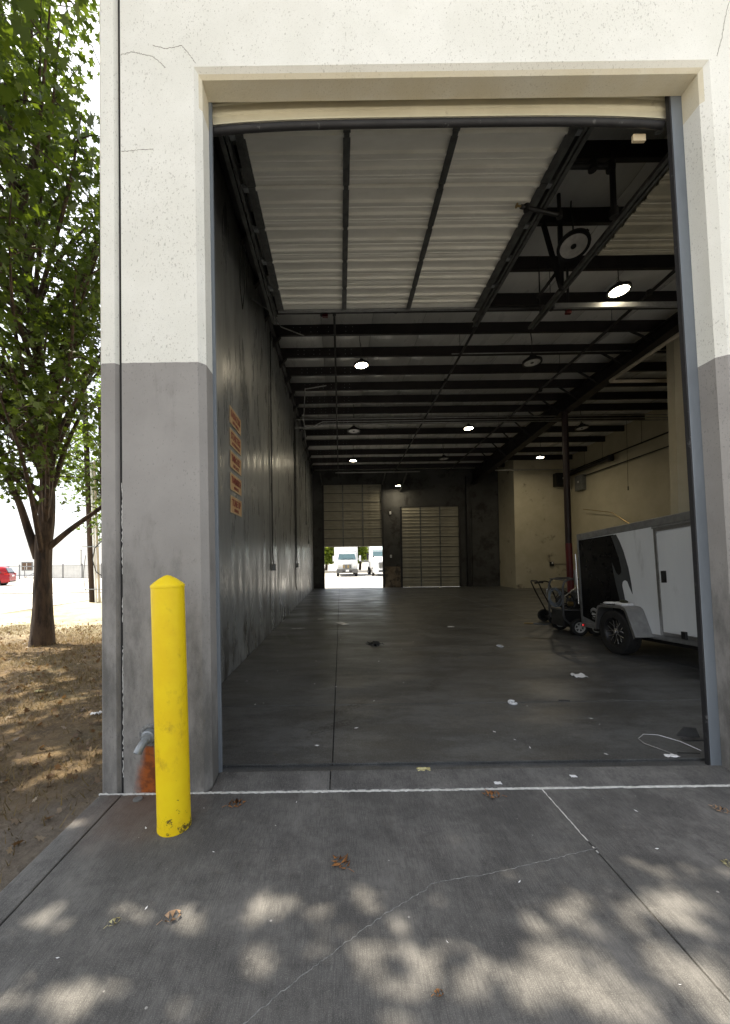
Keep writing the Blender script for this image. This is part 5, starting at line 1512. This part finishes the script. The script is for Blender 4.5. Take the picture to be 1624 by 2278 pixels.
# the oak beside the warehouse: trunk and first limbs follow the photograph
T0 = (-6.03, 7.75, 0)
trunk = [(0, 0, -.1), (.02, 0, .5), (.03, 0, 1.3), (.04, 0, 1.95), (.10, 0, 2.5), (.12, .0, 3.05), (.11, 0, 3.9), (.07, 0, 4.9), (.0, -.2, 6.5), (-.1, -.4, 8.5), (-.15, -.6, 10.5), (-.2, -.7, 12.2)]
limbs = [([(-.06, 0, 1.75), (-.20, -.05, 2.25), (-.42, -.1, 3.0), (-.80, -.15, 3.75), (-1.25, -.3, 4.5)], .095, .025),
         ([(.14, 0, 1.95), (.55, .05, 2.32), (1.1, .1, 2.74), (1.7, .15, 3.25), (2.3, .2, 3.8)], .062, .018),
         ([(.10, 0, 2.4), (-.1, -.05, 2.9), (-.45, -.1, 3.35), (-.95, -.15, 3.85), (-1.5, -.3, 4.2)], .06, .02),
         ([(.12, 0, 2.9), (.28, .05, 3.45), (.5, .05, 4.1), (.85, .1, 4.9)], .075, .025)]
fl_ = MB()
tree(T0, 'oak tree with a forked brown trunk standing in the dry lawn beside the warehouse corner', trunk,
     [.235, .17, .148, .15, .135, .12, .105, .09, .075, .055, .03], limbs, (-.3, -1.3, 8.3), (3.4, 2.6, 5.4), 84, 21000, .14, 11, low=2.45,
     bounds=lambda p: not (p.x > -1.95 and p.y > 2.0 and p.z < 9) and p.y < 8.9, cluster=(.30, 60))
# pin oak hanging over the lawn nearer to us: its shade falls on the lawn and the apron
tree((-6.6, 2.2, 0), 'second oak standing beside the apron, nearer than the forked one', [(0, 0, -.1), (.05, 0, 2), (.0, .1, 5), (.1, 0, 8), (.1, .1, 12)], [.22, .17, .13, .08, .03], [], (.6, .2, 8.2), (4.3, 3.6, 4.6), 72, 30000, .17, 23, low=3.6,
     bounds=lambda p: not (p.x > -1.9 and p.y > 2.2 and p.z < 9), cluster=(.5, 60), group='oaks along the lawn')
# lighter tree behind, beside the utility poles
tree((-9.3, 17.2, 0), 'yellow green tree in the sun behind the oak, next to the utility poles', [(0, 0, -.1), (.05, 0, 1.5), (.0, .1, 4), (.1, 0, 7), (.1, .1, 10.5)], [.2, .16, .12, .07, .02], [], (-.4, -.2, 6.6), (3.0, 2.6, 4.2), 44, 8000, .19, 41, mat='leaf_far', low=2.6, cluster=(.5, 60))
# trees behind the trucks
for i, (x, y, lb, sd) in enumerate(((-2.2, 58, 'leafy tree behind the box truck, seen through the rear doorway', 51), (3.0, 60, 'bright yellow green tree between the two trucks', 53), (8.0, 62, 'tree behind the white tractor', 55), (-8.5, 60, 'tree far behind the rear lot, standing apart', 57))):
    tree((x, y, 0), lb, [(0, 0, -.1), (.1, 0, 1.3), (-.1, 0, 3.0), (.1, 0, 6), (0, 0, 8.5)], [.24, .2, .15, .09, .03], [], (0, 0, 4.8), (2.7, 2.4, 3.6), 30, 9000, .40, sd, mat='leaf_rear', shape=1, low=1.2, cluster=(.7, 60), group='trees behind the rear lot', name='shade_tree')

# grass and fallen leaves on the lawn
n = 80000
xx = -1.72 - 7.0 * rng.random(n) ** .8; yy_ = 1.7 + 8.6 * rng.random(n) ** 1.1
keep = (yy_ - .25 * xx > 2.35 + rng.random(n) * 1.4) | (rng.random(n) < .22)
keep &= np.array([noise.noise(Vector((a * .9, b * .9, 1))) for a, b in zip(xx, yy_)]) > rng.normal(-.12, .22, n)
xx, yy_ = xx[keep], yy_[keep]; n = len(xx)
zz = np.array([lawn_h(a, b) for a, b in zip(xx, yy_)])
P0 = np.stack([xx, yy_, zz], 1); ang = rng.uniform(0, 6.283, n); h = rng.uniform(.02, .075, n); lean = rng.uniform(.3, 1.6, n) * h; wv = rng.uniform(.002, .005, n)
sd_ = np.stack([np.cos(ang), np.sin(ang), 0 * ang], 1) * wv[:, None]; ln = np.stack([-np.sin(ang), np.cos(ang), 0 * ang], 1) * lean[:, None]
V = np.stack([P0 - sd_, P0 + sd_, P0 + ln + np.stack([0 * h, 0 * h, h], 1)], 1).reshape(-1, 3)
me = bpy.data.meshes.new('grass'); me.vertices.add(3 * n); me.vertices.foreach_set('co', V.astype(np.float32).ravel())
me.loops.add(3 * n); me.loops.foreach_set('vertex_index', np.arange(3 * n, dtype=np.int32)); me.polygons.add(n); me.polygons.foreach_set('loop_start', np.arange(0, 3 * n, 3, dtype=np.int32))
me.materials.append(M['blade']); at = me.attributes.new('tint', 'FLOAT', 'FACE'); at.data.foreach_set('value', rng.random(n).astype(np.float32)); me.update(calc_edges=True); me.validate()
o = bpy.data.objects.new('grass', me); COL.objects.link(o); tag(o, 'short dry brown grass on the shaded lawn', 'grass', kind='stuff')
n = 2600
xx = -1.76 - 7.5 * rng.random(n); yy_ = 1.6 + 9.5 * rng.random(n)
P0 = np.stack([xx, yy_, np.array([lawn_h(a, b) for a, b in zip(xx, yy_)]) + .02], 1)
o = leaf_cloud('fallen_leaves', P0, 0, .062, M['litter'], None, 77, 0)
tag(o, 'dry fallen leaves and bark scraps lying in the grass', 'fallen leaves', kind='stuff')
for k in range(5):
    x, y = -2.2 - k * .55 + rng.uniform(-.3, .3), [3.4, 4.1, 2.9, 4.9, 3.6][k]
    sheet('bark_scrap', ['pale bark scrap in the grass close to the building corner', 'white litter scrap in the middle of the shaded lawn', 'pale scrap of litter on the bare earth', 'pale bark scrap further back on the lawn', 'white scrap near the oak on the lawn'][k], 'litter', x, y, lawn_h(x, y) + .01, .09, .06, M['paper'] if k in (1, 4) else M['fallen_pale'], 60 + k, .03)

# ------------------------------------------------------------------ street side: poles, fence, building, car
up_ = thing('utility_pole', 'dark wooden utility pole with white conduits strapped to it, at the kerb beside the building', 'utility pole', (-10.6, 16.4, 0))
m_ = MB(); m_.tube([(-10.58, 16.4, -.1), (-10.72, 16.4, 4), (-10.95, 16.4, 10.5)], [.12, .115, .09], 14); m_.build('shaft', M['wood_pole'], up_, smooth=True)
for dx, m in ((.22, 'white_wall'), (.36, 'pale_pipe')):
    c_ = MB(); c_.tube([(-10.58 + dx, 16.3, 0), (-10.69 + dx, 16.3, 3.0), (-10.78 + dx, 16.3, 6.0)], .05, 10); c_.build('riser_conduit', M[m], up_, smooth=True)
c_ = MB(); c_.box(-10.78, -10.1, 16.22, 16.26, .55, .58); c_.box(-10.9, -10.2, 16.22, 16.26, 2.35, 2.38); c_.build('strap', M['galv'], up_)
c_ = MB(); c_.tube([(-10.1, 16.25, 2.6), (-10.35, 16.2, 2.3), (-10.45, 16.2, 1.8), (-10.3, 16.2, 1.3), (-9.9, 16.25, 1.0)], .02, 8); c_.tube([(-10.74, 16.2, 2.0), (-10.8, 16.15, 1.2), (-10.72, 16.15, .5)], .012, 6); c_.build('loose_cable', M['black'], up_, smooth=True)
u2 = thing('utility_pole', 'second dark pole right behind the white conduits, half hidden by the building', 'utility pole', (-10.0, 16.5, 0))
m_ = MB(); m_.tube([(-9.98, 16.5, -.1), (-10.12, 16.5, 4), (-10.3, 16.5, 9.0)], [.14, .13, .1], 14); m_.build('shaft', M['wood_pole'], u2, smooth=True)

fe = thing('boundary_fence', 'pale slatted fence with dark posts along the far side of the street', 'fence', (-33, 46, 0))
posts = [(-44, 46), (-41.0, 46), (-38.4, 46), (-35.8, 46), (-33.2, 46), (-30.9, 46), (-28.6, 46), (-26.2, 46)]
for x, y in posts:
    m_ = MB(); m_.box(x - .05, x + .05, y - .05, y + .05, 0, 1.75); m_.build('post', M['fence'], fe)
for a, b in zip(posts[2:-1], posts[3:]):
    if abs(a[0] + 38.4) < .1: continue
    nsl = 12
    for k in range(nsl):
        x0 = a[0] + .07 + (b[0] - a[0] - .14) * k / nsl
        m_ = MB(); m_.box(x0, x0 + (b[0] - a[0] - .14) / nsl - .03, 46.0, 46.03, .06, 1.5); m_.build('slat', M['fence_sheet'], fe)
m_ = MB(); m_.box(-46, -26.2, 45.94, 45.98, 1.52, 1.57); m_.box(-46, -26.2, 45.94, 45.98, .05, .1); m_.build('rail', M['fence'], fe)
ga = thing('yard_gate', 'dark framed yard gates with diagonal braces in the far fence', 'gate', (-40, 45.7, 0))
for x0, x1, d in ((-42.9, -39.4, 1), (-37.6, -34.6, -1)):
    m_ = MB()
    m_.box(x0, x1, 45.7, 45.75, 1.45, 1.52); m_.box(x0, x1, 45.7, 45.75, .15, .22); m_.box(x0, x0 + .08, 45.7, 45.75, .22, 1.45); m_.box(x1 - .08, x1, 45.7, 45.75, .22, 1.45)
    m_.bar((x0 if d > 0 else x1, 45.72, 1.45), (x1 if d > 0 else x0, 45.72, .2), .06, .04, (0, 1, 0)); m_.build('gate_leaf', M['fence'], ga)
for k, (x, hh) in enumerate(((-42.0, 4.2), (-31.7, 3.4))):
    m_ = MB(); m_.tube([(x, 47, 0), (x, 47, hh)], .05, 8); m_.box(x - .12, x + .12, 46.9, 47.1, hh, hh + .06)
    tag(m_.build('lamp_post', M['fence'], origin=(x, 47, 0)), ['thin grey post standing behind the yard gates', 'short thin post behind the pale slatted fence'][k], 'post', 'thin posts behind the fence')
wb = thing('white_building', 'long white building far across the street with one small barred window', 'building', (-52, 62, 0))
m_ = MB(); m_.box(-90, -22, 62, 74, 0, 4.6); m_.build('wall', M['white_wall'], wb)
m_ = MB(); m_.box(-90.2, -21.8, 61.8, 74.2, 4.601, 4.8); m_.build('roof_edge', M['white_wall'], wb)
m_ = MB(); m_.box(-51.4, -49.6, 61.93, 61.995, .8, 2.2); wo = m_.build('window', M['fence'], wb)
m_ = MB(); m_.box(-51.25, -49.75, 61.90, 61.925, .95, 2.05); m_.build('pane', simple('brown_blind_glass', (.12, .07, .04), None, .15), wo)
m_ = MB(); m_.box(-50.53, -50.47, 61.87, 61.895, .95, 2.05); m_.box(-51.25, -49.75, 61.87, 61.894, 1.47, 1.53); m_.build('sash_bar', M['white_wall'], wo)

# red car, seen from its rear quarter
CL = Vector((-27.6, 32.4, -.05))
car = thing('parked_car', 'red hatchback car parked across the street, rear lamps towards the tree', 'car', tuple(CL))
car.rotation_euler = (0, 0, R(205)); WORLD[car] = Vector((0, 0, 0))   # own axes: +x forward, y left, z up; rear bumper at x = 0


def loft(mb, secs, caps=True):
    n = len(secs[0]); mb.grid([s + [s[0]] for s in secs])
    if caps: mb.add(secs[0], [tuple(range(n))]); mb.add(secs[-1], [tuple(range(n))])


def ring(x, w, z0, z1, tuck=.12, top=None):
    tw = top if top is not None else w * .94
    return [(x, -w + tuck * .4, z0), (x, -w, z0 + .16), (x, -w, (z0 + z1) / 2), (x, -tw, z1 - .05), (x, -tw + .1, z1), (x, tw - .1, z1), (x, tw, z1 - .05), (x, w, (z0 + z1) / 2), (x, w, z0 + .16), (x, w - tuck * .4, z0)]


m_ = MB(); loft(m_, [ring(0, .80, .38, .92), ring(.08, .88, .30, 1.0), ring(.6, .92, .24, 1.04), ring(1.6, .92, .22, 1.02), ring(2.9, .92, .22, 1.0), ring(3.6, .91, .24, .95), ring(4.2, .87, .28, .84), ring(4.5, .72, .36, .70)])
m_.build('body', M['car_red'], car, smooth=True)
m_ = MB(); loft(m_, [ring(.12, .78, .98, 1.12, .05, .74), ring(.32, .78, .98, 1.48, .05, .64), ring(.6, .80, .98, 1.60, .05, .63), ring(1.6, .82, .98, 1.66, .05, .64), ring(2.4, .82, .98, 1.60, .05, .62), ring(3.25, .80, .95, 1.02, .05, .76)])
m_.build('cabin', M['car_red'], car, smooth=True)
m_ = MB(); m_.add([(.13, -.66, 1.10), (.13, .66, 1.10), (.30, .60, 1.46), (.30, -.60, 1.46)], [(0, 1, 2, 3)]); ob = m_.build('rear_window', M['glass'], car); ob.modifiers.new('t', 'SOLIDIFY').thickness = .05; ob.location = (-.03, 0, .02)
for s in (-1, 1):
    m_ = MB(); m_.prism([(.55, s * .845, 1.06), (2.95, s * .85, 1.05), (2.35, s * .70, 1.54), (.75, s * .70, 1.55)], (0, -s * .05, .0)); m_.build('side_window', M['glass'], car)
    m_ = MB(); m_.prism([(-.01, s * .80, .90), (.30, s * .925, .92), (.34, s * .925, 1.03), (.02, s * .80, 1.05)], (0, -s * .12, 0)); m_.build('tail_lamp', M['red_lens'], car)
    for x in (.85, 3.55):
        c = (x, s * .82, .33)
        t = MB(); t.lathe(c, (0, 1, 0), tyre_profile(.33, .22, .21), 24); w_ = t.build('wheel', M['tyre'], car, smooth=True)
        d = MB(); d.lathe(c, (0, s, 0), [(0, .05), (.08, .07), (.19, .05), (.215, .09)], 20); d.build('rim', M['alu'], w_, smooth=True)
m_ = MB(); m_.box(-.03, .0, -.26, .26, .76, .90); m_.build('licence_plate', M['print_white'], car)
m_ = MB(); m_.box(-.02, .1, -.7, .7, .30, .42); m_.build('bumper_insert', M['black'], car, bevel=.02)

# ------------------------------------------------------------------ trucks on the rear lot
bt = thing('box_truck', 'white box truck with a grey bumper facing us through the half open rear door', 'truck', (.70, 40, -.01))
X = .70
m_ = MB(); m_.box(X - 1.36, X + 1.22, 42.3, 49, 1.0, 4.1); m_.build('cargo_box', M['truck_box'], bt, bevel=.03)
m_ = MB(); loft(m_, [[(X - 1.08, 40.2, .75), (X + 1.08, 40.2, .75), (X + 1.06, 40.15, 1.35), (X + .9, 40.2, 1.48), (X - .9, 40.2, 1.48), (X - 1.06, 40.15, 1.35)],
                     [(X - 1.15, 41.2, .75), (X + 1.15, 41.2, .75), (X + 1.13, 41.2, 1.5), (X + 1.0, 41.2, 1.66), (X - 1.0, 41.2, 1.66), (X - 1.13, 41.2, 1.5)]]); m_.build('hood', M['truck_white'], bt, bevel=.04)
m_ = MB(); loft(m_, [[(X - 1.12, 41.2, .8), (X + 1.12, 41.2, .8), (X + 1.08, 41.2, 1.70), (X - 1.08, 41.2, 1.70)], [(X - 1.12, 41.25, .8), (X + 1.12, 41.25, .8), (X + 1.05, 41.25, 1.72), (X - 1.05, 41.25, 1.72)],
                     [(X - 1.12, 41.7, .8), (X + 1.12, 41.7, .8), (X + .95, 41.7, 2.48), (X - .95, 41.7, 2.48)], [(X - 1.12, 42.25, .8), (X + 1.12, 42.25, .8), (X + .95, 42.25, 2.6), (X - .95, 42.25, 2.6)]]); m_.build('cab', M['truck_white'], bt, bevel=.05)
m_ = MB(); m_.prism([(X - .97, 41.27, 1.76), (X + .97, 41.27, 1.76), (X + .86, 41.62, 2.38), (X - .86, 41.62, 2.38)], (0, -.03, .02)); ws = m_.build('windscreen', M['teal_glass'], bt)
m_ = MB(); m_.bar((X - .6, 41.22, 1.79), (X - .05, 41.3, 1.92), .02, .02); m_.bar((X + .1, 41.22, 1.79), (X + .65, 41.3, 1.92), .02, .02); m_.build('wiper', M['black'], ws)
m_ = MB(); m_.box(X - .45, X + .45, 40.10, 40.148, .84, 1.25); gr = m_.build('grille', M['galv'], bt)
for k in range(4):
    m_ = MB(); m_.box(X - .42 + k * .225, X - .42 + k * .225 + .16, 40.07, 40.098, .88, 1.21); m_.build('grille_bar', M['truck_grey'] if k % 2 else M['brass'], gr)
m_ = MB(); m_.box(X - 1.12, X + 1.12, 39.95, 40.13, .36, .80); bp = m_.build('bumper', M['truck_grey'], bt, bevel=.04)
m_ = MB(); m_.box(X - .16, X + .18, 39.925, 39.948, .52, .72); m_.build('licence_plate', M['print_white'], bp)
m_ = MB(); m_.box(X - .48, X - .22, 39.93, 39.948, .48, .62); m_.box(X + .26, X + .5, 39.93, 39.948, .48, .62); m_.build('bumper_slot', M['black'], bp)
for s in (-1, 1):
    m_ = MB(); m_.box(X + s * .82 - .16, X + s * .82 + .16, 40.12, 40.16, .92, 1.16); m_.build('headlight', M['lamp_off'], bt, bevel=.02)
    m_ = MB(); m_.tube([(X + s * 1.1, 41.5, 1.8), (X + s * 1.38, 41.4, 1.85)], .02, 6); m_.box(X + s * 1.42 - .10, X + s * 1.42 + .10, 41.36, 41.42, 1.6, 2.2); m_.build('mirror', M['truck_white'], bt)
    for y in (41.0, 46.5, 47.6):
        t = MB(); t.lathe((X + s * .98, y, .48), (1, 0, 0), tyre_profile(.49, .28, .28), 20); w_ = t.build('wheel', M['tyre'], bt, smooth=True)
        d = MB(); d.lathe((X + s * .98, y, .48), (s, 0, 0), [(0, .1), (.12, .1), (.26, .02), (.285, .12)], 16); d.build('rim', M['truck_white'], w_, smooth=True)
m_ = MB(); m_.box(X - .9, X + .9, 40.5, 48.5, .55, .74); m_.build('chassis', M['blacksteel'], bt)

sx_ = 4.45
se = thing('tractor_truck', 'white long nosed tractor truck with a split grille beside the box truck', 'truck', (sx_, 40, -.01))
m_ = MB(); loft(m_, [[(sx_ - .72, 39.7, .78), (sx_ + .72, 39.7, .78), (sx_ + .66, 39.75, 1.45), (sx_ + .45, 39.85, 1.62), (sx_ - .45, 39.85, 1.62), (sx_ - .66, 39.75, 1.45)],
                     [(sx_ - 1.0, 40.2, .78), (sx_ + 1.0, 40.2, .78), (sx_ + .92, 40.2, 1.5), (sx_ + .6, 40.3, 1.74), (sx_ - .6, 40.3, 1.74), (sx_ - .92, 40.2, 1.5)],
                     [(sx_ - 1.15, 41.9, .78), (sx_ + 1.15, 41.9, .78), (sx_ + 1.05, 41.9, 1.75), (sx_ + .85, 41.9, 1.98), (sx_ - .85, 41.9, 1.98), (sx_ - 1.05, 41.9, 1.75)]]); m_.build('hood', M['truck_white'], se, bevel=.04)
m_ = MB(); loft(m_, [[(sx_ - 1.15, 41.9, .9), (sx_ + 1.15, 41.9, .9), (sx_ + 1.08, 41.9, 2.0), (sx_ - 1.08, 41.9, 2.0)], [(sx_ - 1.2, 42.5, .9), (sx_ + 1.2, 42.5, .9), (sx_ + 1.0, 42.5, 2.72), (sx_ - 1.0, 42.5, 2.72)], [(sx_ - 1.22, 44.2, .9), (sx_ + 1.22, 44.2, .9), (sx_ + 1.05, 44.2, 3.9), (sx_ - 1.05, 44.2, 3.9)]]); m_.build('cab', M['truck_white'], se, bevel=.05)
m_ = MB(); m_.prism([(sx_ - .92, 42.0, 2.06), (sx_ + .92, 42.0, 2.06), (sx_ + .86, 42.4, 2.6), (sx_ - .86, 42.4, 2.6)], (0, -.04, .02)); m_.build('windscreen', M['teal_glass'], se)
m_ = MB(); m_.prism([(sx_ - 1.0, 42.48, 2.76), (sx_ + 1.0, 42.48, 2.76), (sx_ + .9, 43.6, 3.9), (sx_ - .9, 43.6, 3.9)], (0, -.05, .03)); m_.build('roof_fairing', simple('pale_aqua_fairing', (.55, .72, .74), None, .3), se)
for s in (-1, 1):
    m_ = MB(); m_.prism([(sx_ + s * .10, 39.66, .84), (sx_ + s * .44, 39.67, .84), (sx_ + s * .46, 39.72, 1.40), (sx_ + s * .10, 39.71, 1.44)], (0, .03, 0)); gr = m_.build('grille', M['truck_grey'], se)
    for k in range(6):
        m_ = MB(); m_.box(sx_ + s * .27 - .16, sx_ + s * .27 + .16, 39.63, 39.655, .87 + k * .09, .91 + k * .09); m_.build('grille_bar', M['alu'], gr)
    m_ = MB(); m_.box(sx_ + s * .86 - .14, sx_ + s * .86 + .14, 40.0, 40.14, .8, 1.02); m_.build('headlight', M['lamp_off'], se, bevel=.02)
    m_ = MB(); m_.tube([(sx_ + s * 1.1, 42.2, 2.3), (sx_ + s * 1.42, 42.1, 2.3)], .025, 6); m_.box(sx_ + s * 1.45 - .10, sx_ + s * 1.45 + .10, 42.05, 42.15, 1.75, 2.45); m_.build('mirror', M['black'], se)
    m_ = MB(); m_.tube([(sx_ + s * .85, 40.6, 1.7), (sx_ + s * .95, 40.5, 2.0)], .02, 6); blob(m_, (sx_ + s * .96, 40.5, 2.05), .10, .06, .1, 3); m_.build('hood_mirror', M['black'], se)
    for y in (40.9, 45.5, 46.8):
        t = MB(); t.lathe((sx_ + s * 1.0, y, .48), (1, 0, 0), tyre_profile(.49, .28, .28), 20); w_ = t.build('wheel', M['tyre'], se, smooth=True)
        d = MB(); d.lathe((sx_ + s * 1.0, y, .48), (s, 0, 0), [(0, .1), (.12, .1), (.26, .02), (.285, .12)], 16); d.build('rim', M['alu'], w_, smooth=True)
m_ = MB(); m_.box(sx_ - 1.12, sx_ + 1.12, 39.6, 39.9, .38, .76); m_.build('bumper', M['truck_white'], se, bevel=.05)
m_ = MB(); m_.box(sx_ - .5, sx_ + .5, 39.575, 39.598, .46, .62); m_.build('air_intake', M['black'], se)
m_ = MB(); m_.box(sx_ - .5, sx_ + .5, 40.2, 47.5, .5, .74); m_.build('chassis', M['blacksteel'], se)
# low kerb behind the trucks
m_ = MB(); m_.box(-14, 14, 53, 53.2, -.02, .35); o = m_.build('rear_kerb', M['street'], bevel=.03); o['kind'] = 'structure'
